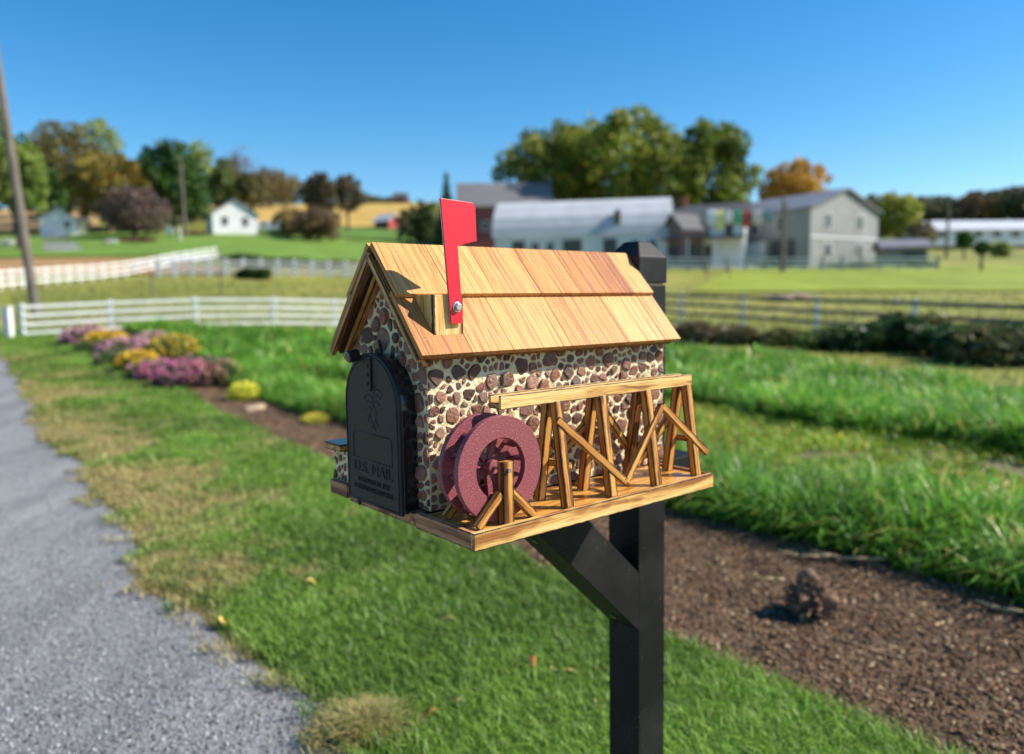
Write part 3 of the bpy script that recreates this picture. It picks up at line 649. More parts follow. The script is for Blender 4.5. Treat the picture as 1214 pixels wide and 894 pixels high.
strip_sheet('crop_soil', np.concatenate([np.linspace(-2, 12, 90), np.linspace(12, 22, 40)[1:]]), lambda d: fe(CRP, d) + .4, lambda d: fe(BK, d) + .6, 50, lambda Y: .007 + .0015 * np.maximum(Y, 0), M['mulch'],
            lambda x, y: SC * (.6 + .7 * noise(x, y, 1.2, 81)[:, None]) * (1 - .35 * (noise(x, y, .8, 82)[:, None] > .5)))
# distant fields as ground sheets laid on the slope
def patch(name, us, D0, D1, col, seed, u2=None, var=.3):
    ds = np.linspace(D0, D1, 30); ua, ub = us; uc, ud = u2 or us
    f = lambda u0, u1: (lambda d: np.array([xat(u0 + (u1 - u0) * (q - D0) / (D1 - D0), q) for q in d]))
    strip_sheet(name, ds, f(ua, uc), f(ub, ud), 30, lambda Y: .05 + .0014 * Y, M['soilgrass'], lambda x, y: np.array(col) * (1 - var / 2 + var * noise(x, y, .12, seed, 4)[:, None]))
patch('stubble_field', (-260, 300), 62, 84, (.34, .20, .085), 12, (-420, 120))
patch('green_lawn_field', (-300, 520), 88, 128, (.13, .22, .030), 13, (60, 520))
patch('golden_field', (285, 500), 150, 212, (.46, .30, .075), 14, (250, 515))
patch('tan_field', (-60, 120), 135, 205, (.40, .25, .10), 15)
patch('green_field', (300, 520), 131, 149, (.10, .18, .03), 16, (300, 520))
patch('green_pasture', (820, 1500), 50, 84, (.22, .26, .025), 17, (880, 1500), .5)
patch('driveway', (118, 190), 66, 88, (.42, .42, .44), 18, (225, 268), .15)
patch('driveway', (52, 98), 96, 126, (.40, .40, .43), 19, (50, 78), .15)
patch('farm_yard', (780, 900), 84, 96, (.36, .33, .29), 20, (780, 870), .2)

# ------------------------------------------------------------------ GRASS, CROP, LITTER (uncountable)
def blades(name, x, y, z, h, w, lean, col, segs, mat, droop=.5, twist=None, tipk=1.25):
    n = len(x); az = rng.random(n) * 2 * np.pi; ld = np.stack([np.cos(az), np.sin(az)], 1)
    wa = az + np.pi / 2 + (rng.random(n) - .5) * 1.6; wd = np.stack([np.cos(wa), np.sin(wa)], 1); V = []; C = []
    for k in range(segs + 1):
        t = k / segs; out = lean * h * (t ** 1.8); up = h * (t - droop * lean * t ** 3 * .6); ww_ = w * (1 - t) ** .55 if segs > 2 else w * (1 - t * .55)
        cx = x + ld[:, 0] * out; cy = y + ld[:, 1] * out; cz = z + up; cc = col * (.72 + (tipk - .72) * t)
        if k < segs:
            for s in (-.5, .5): V.append(np.stack([cx + wd[:, 0] * ww_ * s, cy + wd[:, 1] * ww_ * s, cz], 1)); C.append(cc)
        else: V.append(np.stack([cx, cy, cz], 1)); C.append(cc)
    nv = 2 * segs + 1; V = np.stack(V, 1).reshape(-1, 3); C = np.stack(C, 1).reshape(-1, 3); b = np.arange(n) * nv
    L = []; T = []
    for k in range(segs - 1): L.append(np.stack([b + 2 * k, b + 2 * k + 1, b + 2 * k + 3, b + 2 * k + 2], 1)); T.append(4)
    L.append(np.stack([b + 2 * segs - 2, b + 2 * segs - 1, b + 2 * segs], 1)); T.append(3)
    loops = np.concatenate(L, 1).ravel(); tot = np.tile(T, n)
    return npmesh(name, V, loops, tot, mat, col=C, smooth=True)
def wedge(n, d0, d1, fa, fb, p=2.0):
    u = rng.random(n); d = (d0 ** (1 - p + 1) + u * (d1 ** (2 - p) - d0 ** (2 - p))) ** (1 / (2 - p)) if abs(p - 2) > .01 else d0 * (d1 / d0) ** u
    a = fa(d); b = fb(d); x = a + (b - a) * rng.random(n); return x, d
# lawn
x, y = wedge(275000, 1.3, 22, lambda d: lane_edge(d) - .22, lambda d: mul_edge(d) + .02, 1.75)
k = (np.abs(x) < y * .95 + .7); x, y = x[k], y[k]
e = x - lane_edge(y); k = rng.random(len(x)) < np.clip(.30 + e / .30 + (noise(x, y, 7, 19, 2) - .5) * 1.6, .0, 1); x, y = x[k], y[k]; n = len(x)
dr = dryness(x, y); hh = (.030 + .060 * rng.random(n) ** 1.5) * (1 - .45 * dr) * (.75 + .6 * noise(x, y, 1.3, 55, 3)) * np.clip(.8 + y * .03, .8, 1.2)
wd_ = (.0032 + .0042 * rng.random(n)) * np.clip(y / 3.0, .75, 4)
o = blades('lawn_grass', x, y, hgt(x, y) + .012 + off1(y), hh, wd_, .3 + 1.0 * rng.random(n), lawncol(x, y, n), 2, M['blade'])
tag(o, 'short lawn grass with dry yellow patches along the gravel lane', 'grass', kind='stuff')
# tall crop
def cropcol(n, x, y):
    r = rng.random((n, 1)); a = np.array((.060, .20, .012)); b = np.array((.24, .46, .055)); c = a * (1 - r) + b * r
    yl = (rng.random((n, 1)) < .07); c = np.where(yl, np.array((.50, .46, .13)), c); return c * (.55 + .9 * noise(x, y, 1.1, 61)[:, None])
x, y = wedge(36000, 2.2, 13, lambda d: fe(CRP, d), lambda d: fe(CRP, d) + 1.35, 1.3); k = (x < fe(CRP, y) + 1.0 + (noise(x, y, 1.3, 97, 3) - .4) * 1.2) & (noise(x, y, 1.6, 98, 2) > .2); x, y = x[k], y[k]; n = len(x)
ed = np.clip((x - fe(CRP, y)) / .35, 0, 1); hh = (.20 + .32 * rng.random(n)) * (.6 + .4 * ed) * (.55 + .85 * noise(x, y, 1.6, 63))
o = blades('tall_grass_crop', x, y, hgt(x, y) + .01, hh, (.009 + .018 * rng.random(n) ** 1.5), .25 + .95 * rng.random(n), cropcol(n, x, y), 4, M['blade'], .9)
tag(o, 'knee high bright green forage grass growing along the far edge of the mulch bed', 'forage grass', kind='stuff')
x, y = wedge(90000, 5.5, 22, lambda d: np.maximum(fe(LB, d), fe(CRP, d) + (d > 12.6) * .02), lambda d: fe(BK, d), 1.2); k = (x < fe(BK, y)) & (x > fe(LB, y) + (noise(x, y, 1.2, 88, 3) - .4) * 1.1) & (noise(x, y, .8, 89, 3) > .27); x, y = x[k], y[k]
n = len(x); hh = (.18 + .32 * rng.random(n) ** 1.3) * (.45 + 1.0 * noise(x, y, 1.3, 64))
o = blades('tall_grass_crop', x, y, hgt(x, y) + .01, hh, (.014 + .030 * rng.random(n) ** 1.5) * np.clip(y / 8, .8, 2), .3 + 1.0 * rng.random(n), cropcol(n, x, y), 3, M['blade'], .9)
tag(o, 'wide field of tall green forage grass in front of the fences', 'forage grass', kind='stuff')
x, y = wedge(42000, 3.0, 12.6, lambda d: fe(CRP, d) + 1.2, lambda d: fe(LB, d) + .1, 1.3); k = noise(x, y, 1.5, 70) > .30; x, y = x[k], y[k]; n = len(x)
o = blades('low_weeds', x, y, hgt(x, y) + .01, .04 + .24 * rng.random(n) ** 2 * noise(x, y, 1.5, 70), .010 + .014 * rng.random(n), .6 + .9 * rng.random(n), cropcol(n, x, y) * np.array((1.6, 1.12, .9)), 3, M['blade'])
tag(o, 'sparse low weeds between the two strips of forage grass', 'weeds', kind='stuff')
# rough meadow tufts beyond the crop
x, y = wedge(60000, 7, 60, lambda d: -d * .95, lambda d: d * .95, 1.6); k = (y > 25) | (x > fe(BK, y) + .2) ; k &= (x > fe(LANE, y) + 1) ; x, y = x[k], y[k]; n = len(x)
r = rng.random((n, 1)); c = np.array((.10, .17, .03)) * (1 - r) + np.array((.28, .26, .09)) * r
o = blades('meadow_grass', x, y, hgt(x, y), (.08 + .15 * rng.random(n)) * np.clip(y / 25, .6, 1), (.03 + .03 * rng.random(n)) * np.clip(y / 30, .35, 1), .4 + .5 * rng.random(n), c, 2, M['blade'])
tag(o, 'rough meadow grass beyond the fences', 'meadow grass', kind='stuff')
# chips, pebbles
def scatter(name, x, y, z, sz, asp, flat, col, mat):
    n = len(x); A = rng.normal(size=(n, 3, 3)); q = A[:, 0] / np.linalg.norm(A[:, 0], axis=1)[:, None]; q[:, 2] *= flat; q /= np.linalg.norm(q, axis=1)[:, None]
    b = np.cross(q, A[:, 1]); b /= np.linalg.norm(b, axis=1)[:, None]; c = np.cross(q, b); P = np.stack([x, y, z], 1)
    s = sz[:, None]; V = np.stack([P + q * s * asp, P - q * s * asp, P + b * s, P - b * s, P + c * s * .7, P - c * s * .7], 1).reshape(-1, 3)
    f = np.array([(0, 2, 4), (2, 1, 4), (1, 3, 4), (3, 0, 4), (2, 0, 5), (1, 2, 5), (3, 1, 5), (0, 3, 5)]); L = (np.arange(n)[:, None, None] * 6 + f[None]).ravel()
    return npmesh(name, V, L, np.full(n * 8, 3), mat, col=np.repeat(col, 6, 0))
x, y = wedge(105000, 1.6, 14, lambda d: mul_edge(d) + .01, lambda d: fe(CRP, d) + .3, 1.6); n = len(x)
zz = hgt(x, y) + off2(y) + .035 * (noise(x, y, 2.2, 44, 3) - .35) + .035 * (noise(x, y, 9, 45, 2) - .5) + .003
r = rng.random((n, 1)); c = np.array((.060, .036, .022)) * (1 - r) + np.array((.26, .165, .10)) * r; c = np.where(rng.random((n, 1)) < .08, np.array((.45, .34, .21)), c)
o = scatter('mulch_chips', x, y, zz, .0025 + .0065 * rng.random(n) ** 3, 2.6, .35, c, M['litter']); tag(o, 'shredded bark mulch chips covering the brown bed', 'mulch', kind='stuff')
x, y = wedge(60000, 1.3, 10, lambda d: fe(LANE, d) - 1.9 - d * .15, lambda d: lane_edge(d) + .10, 1.7); k = np.abs(x) < y + .6; x, y = x[k], y[k]; n = len(x)
r = rng.random((n, 1)); r = r ** 1.5; c = np.array((.07, .07, .074)) * (1 - r) + np.array((.45, .45, .46)) * r
o = scatter('gravel_stones', x, y, hgt(x, y) + .006, .0025 + .0065 * rng.random(n) ** 2.5, 1.2, .5, c, M['litter']); tag(o, 'loose grey gravel on the lane', 'gravel', kind='stuff')

# ------------------------------------------------------------------ SMALL THINGS IN THE NEAR GROUND
def blob(name, c, r, mat, seed=0, rough=.25, sub=3, parent=None, col=None, flatbot=True, rot=0):
    import bmesh
    b = bmesh.new(); bmesh.ops.create_icosphere(b, subdivisions=sub, radius=1)
    ra = random.Random(seed); ph = [ra.uniform(0, 9) for _ in range(6)]
    for v in b.verts:
        p = v.co; k = 1 + rough * (math.sin(p.x * 3.1 + ph[0]) * math.sin(p.y * 2.7 + ph[1]) + .5 * math.sin(p.z * 5.3 + ph[2]) * math.sin(p.x * 6.1 + ph[3]) + .35 * math.sin(p.y * 11 + ph[4]) * math.sin(p.z * 9 + ph[5]))
        q = Vector((p.x * r[0] * k, p.y * r[1] * k, p.z * r[2] * k))
        if flatbot and q.z < -r[2] * .35: q.z = -r[2] * .35
        v.co = Matrix.Rotation(rot, 3, 'Z') @ q
    me = bpy.data.meshes.new(name); b.to_mesh(me); b.free(); me.materials.append(mat)
    o = bpy.data.objects.new(name, me); COL.objects.link(o); o.location = c; o.parent = parent; return o
M['fieldstone'] = plain('tan_field_stone', (.42, .32, .21), (.24, .17, .11), 9, .85, .6, 30, .01)
for (u, v_, r, lb) in ((303, 489, (.20, .12, .07), 'flat tan field stone in the mulch nearest the lawn edge'), (342, 481, (.17, .12, .065), 'flat tan field stone in the mulch close to the green crop')):
    q = gp(u, v_); o = blob('field_stone', q + Vector((0, 0, .03)), r, M['fieldstone'], u, .22, rot=u); tag(o, lb, 'stone', 'field stones in the mulch bed')
M['roots'] = plain('dry_root_clump', (.30, .17, .10), (.09, .05, .032), 22, .95, 1.0, 60, .02)
q = gp(962, 735); rc = empty('root_clump', q); rc.scale = (1.55, 1.45, 1.45); tag(rc, 'dark brown pulled up root clump lying on the mulch bed', 'root clump')

blob('root_ball', (0, 0, .060), (.062, .058, .070), M['roots'], 4, .28, 4, rc, flatbot=False)
rt = MB()
for i in range(260):
    a = random.uniform(0, 6.28); b_ = random.uniform(-.2, 1.3); l = random.uniform(.055, .095); p0 = Vector((0, 0, .05)); p1 = p0 + Vector((math.cos(a) * math.cos(b_), math.sin(a) * math.cos(b_), math.sin(b_))) * l
    if p1.z < .004: p1.z = .004
    pm = (p0 + p1) / 2 + Vector((random.uniform(-.02, .02), random.uniform(-.02, .02), random.uniform(-.01, .02))); rt.tube(p0, pm, .007, .006, 5); rt.tube(pm, p1, .006, .002, 5)
rt.build('root', M['roots'], rc)
M['straw'] = plain('dry_stalk', (.55, .40, .20), (.36, .24, .11), 20, .8)
def stalk(u, v_, L, az, lb, r=.006, bend=.01):
    q = gp(u, v_) + Vector((0, 0, .05)); d = Vector((math.cos(az), math.sin(az), 0)) * L / 2; mb = MB()
    n_ = Vector((-d.y, d.x, 0)).normalized() * bend; ps = [-d, -d * .4 + n_, d * .3 + n_ * 1.3, d + Vector((0, 0, .01))]
    for a, b, ra, rb in zip(ps[:-1], ps[1:], (r, r * 1.05, r * .9), (r * 1.05, r * .9, r * .4)): mb.tube(a, b, ra, rb, 8)
    o = mb.build('dry_stalk', M['straw'], smooth=True); o.location = q; return tag(o, lb, 'stalk', 'dry stalks on the mulch bed')
stalk(908, 699, .17, 2.75, 'thick pale dry stalk lying left of the dark root clump')
stalk(962, 741, .13, .5, 'pale dry stalk lying in front of the dark root clump', .007)
stalk(1118, 757, .10, .35, 'short pale dry stalk to the right of the root clump', .005)
stalk(955, 668, .30, 2.9, 'long dry stalk at the foot of the green crop above the root clump', .008, .03)
stalk(1010, 672, .42, 2.85, 'longest dry stalk lying against the foot of the green crop', .009, .04)
stalk(1195, 735, .25, 2.6, 'dry stalk at the right edge beside the green crop', .008, .02)
leafm = {'y': plain('yellow_fallen_leaf', (.72, .52, .12), (.60, .38, .08), 60, .6), 'o': plain('orange_brown_fallen_leaf', (.55, .22, .05), (.36, .13, .03), 60, .6), 't': plain('tan_fallen_leaf', (.62, .42, .20), (.45, .28, .12), 60, .7)}
def leaf(u, v_, L, W, az, c, lb, curl=.3, lift=.045):
    q = gp(u, v_) + Vector((0, 0, lift)); mb = MB(); n = 9; V = []
    for th in (0, -.0009):
        for i in range(n):
            t = i / (n - 1); w = W * math.sin(math.pi * min(.97, max(.03, t)) ** .85) * .5
            for s, dz in ((-1, curl * W * .5), (0, 0), (1, curl * W * .6)): V.append(((t - .5) * L, s * w, dz * math.sin(math.pi * t) + .012 * math.sin(t * 5 + u) + th))
    F = []
    for k in (0, n * 3):
        for i in range(n - 1):
            for j in (0, 1): F.append((k + i * 3 + j, k + i * 3 + j + 1, k + i * 3 + j + 4, k + i * 3 + j + 3))
    for i in range(n - 1):
        for j in (0, 2): F.append((i * 3 + j, i * 3 + 3 + j, n * 3 + i * 3 + 3 + j, n * 3 + i * 3 + j))
    mb.add(V, F); o = mb.build('fallen_leaf', leafm[c], smooth=True); o.location = q; o.rotation_euler = (.25 * math.sin(u), .2, az); return tag(o, lb, 'leaf', 'fallen leaves on the lawn')
leaf(371, 703, .075, .045, .4, 'y', 'yellow fallen leaf on the green lawn left of the mailbox shadow side')
leaf(265, 751, .045, .032, .2, 'y', 'small pale yellow fallen leaf where the lawn meets the gravel lane')
leaf(514, 863, .085, .028, .7, 'o', 'curled orange tan leaf at the bottom near the dry grass tuft')
leaf(547, 850, .050, .028, 1.1, 't', 'small tan leaf right of the curled orange leaf near the bottom')
leaf(633, 805, .090, .026, 1.45, 'o', 'upright orange brown leaf standing in the grass left of the post', .6, .07)
leaf(611, 803, .050, .020, 2.0, 't', 'little tan leaf leaning in the grass beside the upright brown leaf')
leaf(670, 810, .120, .024, -.5, 't', 'long narrow tan leaf in the grass close to the post')
leaf(533, 748, .11, .018, .1, 't', 'thin straw coloured leaf in the middle of the lawn')
leaf(323, 659, .055, .035, .3, 'o', 'orange leaf further up the lawn towards the mailbox')
leaf(706, 850, .05, .02, 1.6, 't', 'small pale leaf touching the post on the lawn')
leaf(706, 805, .05, .02, 1.2, 't', 'small pale leaf in the lawn just left of the post')
# dry grass tuft at the bottom
q = gp(432, 872); n = 2600; x = q.x + rng.normal(size=n) * .065; y = q.y + rng.normal(size=n) * .045; r = rng.random((n, 1))
o = blades('dry_grass_tuft', x, y, x * 0 + .01 + .035 * np.exp(-((x - q.x) ** 2 + (y - q.y) ** 2) / .012), .03 + .05 * rng.random(n), .003 + .003 * rng.random(n), .6 + 1.2 * rng.random(n), (np.where(rng.random((n, 1)) < .3, np.array((.16, .22, .04)), np.array((.32, .27, .09)) * (1 - r) + np.array((.58, .48, .22)) * r)), 3, M['blade'])
tag(o, 'dry yellowed grass tuft where the lawn meets the gravel at the bottom', 'grass tuft')
# ------------------------------------------------------------------ PLANTS
def cards(n, P, size, col, nrm=None):
    """n leaf-sized diamonds at points P"""
    a = rng.normal(size=(n, 3)); a /= np.linalg.norm(a, axis=1)[:, None]; b = np.cross(a, rng.normal(size=(n, 3))); b /= np.linalg.norm(b, axis=1)[:, None]; s = size[:, None]
    c = np.cross(a, b)
    V = np.stack([P + a * s, P + b * s * .55 + c * s * .15, P - a * s, P - b * s * .55 + c * s * .15], 1).reshape(-1, 3)
    return V, np.repeat(col, 4, 0)
def shell(n, lobes, fill=.35):
    """points spread through a set of ellipsoid lobes, denser near the surface"""
    w = np.array([l[3] * l[4] * l[5] for l in lobes]) ** .67; k = rng.choice(len(lobes), n, p=w / w.sum()); L = np.array(lobes)[k]
    d = rng.normal(size=(n, 3)); d /= np.linalg.norm(d, axis=1)[:, None]; r = 1 - fill * rng.random(n) ** 1.3
    return L[:, :3] + d * r[:, None] * L[:, 3:6], k, d
def foliage(name, lobes, n, size, c1, c2, parent, clump=.5, accent=None, acc=0, fill=.4, mat=None):
    if name == 'crown': c1 = (1.25 * c1[0], 1.55 * c1[1], 1.4 * c1[2]); c2 = tuple(1.75 * a for a in c2)
    P, k, d = shell(n, lobes, fill); base = rng.random(len(lobes))[k]; nz = noise(P[:, 0] / clump + P[:, 2] * 1.7 / clump, P[:, 1] / clump - P[:, 2] / clump, 1, int(rng.integers(99)), 2)
    keep = nz > .30; P, base, nz = P[keep], base[keep], nz[keep]; n = len(P)
    t = np.clip(.5 * base + 1.1 * (nz - .3) + .25 * (rng.random(n) - .5), 0, 1)[:, None]; c = np.array(c1) * (1 - t) + np.array(c2) * t
    if accent is not None: c = np.where(rng.random((n, 1)) < acc * 2 * nz[:, None], np.array(accent), c)
    V, C = cards(n, P, size * (.6 + .8 * rng.random(n)), c)
    return npmesh(name, V, np.arange(4 * n), np.full(n, 4), mat or M['leaf'], parent, C)
def mound(u, v_, rx, rz, leafc, flc, facc, lb, cat='flower clump', name='flower_clump', group='flowers in the bed along the lawn', ls=.03):
    q = gp(u, v_); t = empty(name, q); tag(t, lb, cat, group); lob = [(0, 0, rz * .45, rx, rx * .9, rz * .6), (rx * .35, .1 * rx, rz * .4, rx * .7, rx * .7, rz * .5), (-rx * .4, -.1 * rx, rz * .35, rx * .7, rx * .7, rz * .5)]
    foliage('leaves', lob, 1500, ls, leafc, tuple(1.8 * a for a in leafc), t, .15)
    if flc is not None:
        foliage('blossoms', [(a, b, c + .03, d * 1.03, e_ * 1.03, f * 1.08) for a, b, c, d, e_, f in lob], facc, ls * 1.25, flc, tuple(min(1, a * 1.3) for a in flc), t, .2, fill=.08)
    return t
GR = (.06, .12, .03); PK = (.58, .20, .30); YL = (.66, .42, .03); PK2 = (.52, .26, .32)
mound(103, 411, .55, .45, GR, PK2, 700, 'pale pink flower clump at the far left end of the flower bed', ls=.05)
mound(128, 417, .50, .42, GR, YL, 800, 'golden yellow mum clump between the two farthest pink clumps', ls=.05)
mound(150, 425, .55, .40, GR, PK2, 700, 'pink flower clump left of the small orange yellow mum', ls=.045)
mound(182, 420, .55, .42, GR, PK2, 500, 'dusky pink clump half hidden behind the orange yellow mum', ls=.045)
mound(165, 443, .38, .36, GR, YL, 600, 'orange yellow mum clump at the front of the bed', ls=.035)
mound(206, 428, .50, .50, (.12, .15, .03), (.62, .42, .04), 350, 'olive green bush with a few yellow blossoms at the back of the bed', ls=.04)
mound(192, 455, .36, .34, GR, PK, 650, 'bright pink flower clump left of the largest pink clump', ls=.035)
mound(222, 461, .42, .42, GR, PK, 850, 'large bright pink flower clump at the front of the bed', ls=.035)
mound(255, 460, .42, .42, (.08, .10, .04), (.40, .20, .16), 400, 'rusty green bush at the right end of the flower clumps', ls=.035)
mound(290, 476, .22, .24, (.40, .42, .04), (.72, .68, .08), 900, 'bright yellow dwarf bush alone on the mulch', 'bush', 'dwarf_bush', 'yellow dwarf bushes', .018)
mound(374, 506, .15, .12, (.38, .38, .05), (.70, .60, .10), 400, 'smaller yellow dwarf bush on the mulch close to the mailbox', 'bush', 'dwarf_bush', 'yellow dwarf bushes', .015)
for (u, v_, rx, lb) in ((116, 420, .45, 'leafy green clump between the pale pink and golden flowers'), (140, 436, .40, 'leafy green clump at the front edge left of the orange yellow mum'), (178, 452, .35, 'leafy green clump between the orange yellow mum and the bright pink clump'), (236, 446, .5, 'leafy green clump behind the large bright pink clump'), (208, 462, .3, 'leafy green clump low between the two bright pink clumps')):
    mound(u, v_, rx, .36, (.07, .12, .03), (.40, .18, .24), 90, lb, ls=.035)
def bush(u, D, rx, rz, c1, c2, lb, name='bush', cat='bush', group=None, n=2500, ls=.10, x=None):
    q = gd(u, D); t = empty(name, q); tag(t, lb, cat, group); lob = []
    for i in range(7): lob.append((random.uniform(-.6, .6) * rx, random.uniform(-.4, .4) * rx, rz * random.uniform(.3, .6), rx * random.uniform(.35, .6), rx * .45, rz * random.uniform(.3, .5)))
    foliage('leaves', lob, n, ls, c1, c2, t, rx * .4)
    st = MB()
    for i in range(5): st.tube((random.uniform(-.3, .3) * rx, 0, -.05), (random.uniform(-.5, .5) * rx, random.uniform(-.3, .3) * rx, rz * .6), .03, .012, 6)
    st.build('stems', M['bark'], t); return t
DG, DG2, OL, OL2 = (.018, .045, .012), (.07, .13, .035), (.10, .11, .035), (.24, .22, .08)
for (u, D, rx, rz, c1, c2, lb) in ((832, 21, 1.0, .55, (.12, .09, .05), (.25, .2, .1), 'brownish bush by the fence post right of the mailbox post'), (876, 20.5, .9, .5, (.09, .08, .04), (.2, .17, .08), 'brown green bush under the grey fence left of the second visible post'),
        (925, 20, .9, .45, OL, OL2, 'olive low bush under the grey fence'), (968, 19, .8, .40, OL, (.2, .26, .07), 'pale green low bush below the third fence post'), (1012, 18.5, 1.0, .62, DG, DG2, 'dark green bush left of the largest dark bushes'),
        (1062, 18, 1.0, .85, DG, DG2, 'dark green bush in the middle of the dark row'), (1085, 19, .9, .95, DG, OL2, 'tall vine covered bush sticking up above the fence rail'), (1125, 17, .95, .72, DG, DG2, 'dark bush with a pale green gap to its right'),
        (1160, 16, 1.0, .95, DG, DG2, 'big dark bush near the right edge'), (1205, 15, 1.0, .85, (.03, .05, .02), OL2, 'dark bush cut by the right edge of the picture')):
    bush(u, D, rx, rz, c1, c2, lb, group='bushes along the grey fence')
# ------------------------------------------------------------------ FENCES
def fence(pts, heights, rails, pm, rm, lb, cat='fence', name='fence', group=None, pw=.11, rh=.085, rt=.03, sink=.3, top=.06):
    """pts: ground positions of the posts; rails: heights above ground"""
    t = empty(name, pts[0]); tag(t, lb, cat, group); o0 = Vector(pts[0])
    for p in pts:
        q = Vector(p) - o0; mb = MB(); mb.box((q.x, q.y, q.z + (heights + top - sink) / 2), (pw, pw, heights + top + sink)); mb.build('post', pm, t, bevel=.008)
    for rz in rails:
        mb = MB()
        for a, b in zip(pts[:-1], pts[1:]):
            a = Vector(a) - o0 + Vector((0, 0, rz)); b = Vector(b) - o0 + Vector((0, 0, rz)); d = (b - a).normalized(); s = Vector((d.y, -d.x, 0)) * (pw / 2 + rt / 2 + .003)
            mb.bar(a + s, b + s, rt, rh)
        mb.build('rail', rm, t)
    return t
near = [gd(u, D) for u, D in ((20, 21.0), (126, 22.2), (228, 23.2), (322, 24.2), (394, 25.2), (462, 26.2), (525, 27.2))]
fence(near, 0.87, (.12, .36, .60, .84), M['paintwhite'], M['paintwhite'], 'white four rail fence across the far end of the lawn and crop', group=None)
gatep = [gd(3, 20.6)]
t = empty('gate_post', gatep[0]); tag(t, 'single cream gate post at the left edge beside the white four rail fence', 'post')
MB().bb(-.09, .09, -.09, .09, -.3, .85).build('shaft', M['paintwhite'], t, bevel=.01); MB().bb(-.11, .11, -.11, .11, .852, .89).build('cap', M['paintwhite'], t, bevel=.01)
right = [gd(u, D) for u, D in ((735, 33.5), (808, 30), (882, 27), (970, 24), (1087, 20.5), (1230, 17.5), (1420, 15.2))]
fence(right, 1.10, (.38, .72, 1.06), M['paintwhite'], M['greyrail'], 'grey three rail fence with pale posts running behind the crop to the right', rh=.11)
fl_ = [gd(u, D) for u, D in zip(list(np.linspace(-30, 148, 14)) + [163, 178, 192, 206, 219, 232, 244, 256], list(np.linspace(46, 60, 14)) + [62.5, 65, 68, 71, 74, 77, 80, 83])]
fence(fl_, 1.25, (.35, .75, 1.15), M['paintwhite'], M['paintwhite'], 'white board fence climbing from the left edge behind the big utility pole', rh=.12)
fm = [gd(u, D) for u, D in zip(np.linspace(186, 470, 15), np.linspace(60, 66, 15))]
fence(fm, 1.3, (.3, .7, 1.1), M['paintwhite'], plain('grey_white_board', (.45, .46, .46), (.33, .34, .33), 2, .8), 'grey white board fence in front of the farm lane', rh=.22, pw=.26)  # rails in a duller grey white than the posts
fh = [gd(u, D) for u, D in zip(np.linspace(770, 1112, 16), np.linspace(80, 76, 16))]
fence(fh, 1.4, (.35, .8, 1.25), M['greyrail'], M['paintwhite'], 'pale rail fence with dark posts in front of the white farmhouse and grey house', rh=.16, pw=.22)
for i, (u, D, lb) in enumerate(((838, 68, 'short dark stake in the meadow left of the house pole'), (865, 67, 'short dark stake in the meadow closest to the house pole'), (177, 40, 'thin dark stake standing in front of the grey white board fence on the left'), (260, 42, 'thin dark stake standing in front of the grey white board fence on the right'))):
    q = gd(u, D); mb = MB(); mb.tube((0, 0, -.2), (.02, 0, 1.45), .06, .05, 8); mb.tube((.02, 0, 1.45), (.02, 0, 1.52), .05, .01, 8); o = mb.build('stake', M['polewood']); o.location = q; tag(o, lb, 'stake', 'wooden stakes in the meadow')
# ------------------------------------------------------------------ UTILITY POLES
def pole(u, D, vt, r0, r1, lean, lb, arm=False, side=0):
    q = gd(u, D); h = zat(u, vt, D) - q.z; t = empty('utility_pole', q); tag(t, lb, 'utility pole', 'wooden utility poles')
    MB().tube((0, 0, -.5), (lean * h, 0, h), r0, r1, 14).build('shaft', M['polewood'], t)
    if arm: MB().bar((lean * h - 1.1, 0, h - .6), (lean * h + 1.1, 0, h - .6), .12, .14).build('crossarm', M['polewood'], t)
    if side: mb = MB(); mb.tube((lean * h * .8 - side - .02, 0, h * .72), (lean * h * .8 - side, 0, h * .72 + .55), .14, .14, 12); mb.build('transformer', M['zinc'], t)
    return t
pole(39, 30, 14, .19, .135, -.085, 'tall leaning utility pole at the left edge, the nearest one')
pole(221, 118, 192, .26, .2, -.012, 'utility pole in front of the dark green maple on the left')
pole(927, 74, 236, .20, .15, .012, 'utility pole in front of the grey house')
pole(1122, 120, 232, .24, .18, .01, 'utility pole before the wooded ridge at the right')

# ------------------------------------------------------------------ BUILDINGS
M['glass'] = plain('window_glass', (.03, .04, .05), (.02, .025, .03), 1, .15, spec=.4)
def wallmat(name, c, ribs=5.0, dark=.85, axis='X'):
    m, nt, p, o = newmat(name); tc = N(nt, 'ShaderNodeTexCoord'); w = N(nt, 'ShaderNodeTexWave', {'Vector': tc.outputs['Object'], 'Scale': ribs}); w.bands_direction = axis
    n = N(nt, 'ShaderNodeTexNoise', {'Vector': tc.outputs['Object'], 'Scale': .6, 'Detail': 5})
    a = ramp(nt, w.outputs[0], [(.0, (dark,) * 3), (.25, (1,) * 3)]); b = ramp(nt, n.outputs[0], [(.3, (.86,) * 3), (.7, (1.06,) * 3)])
    cc = mix(nt, 1, mix(nt, 1, c, a, 'MULTIPLY'), b, 'MULTIPLY'); nt.links.new(cc, p.inputs['Base Color']); p.inputs['Roughness'].default_value = .55; return m
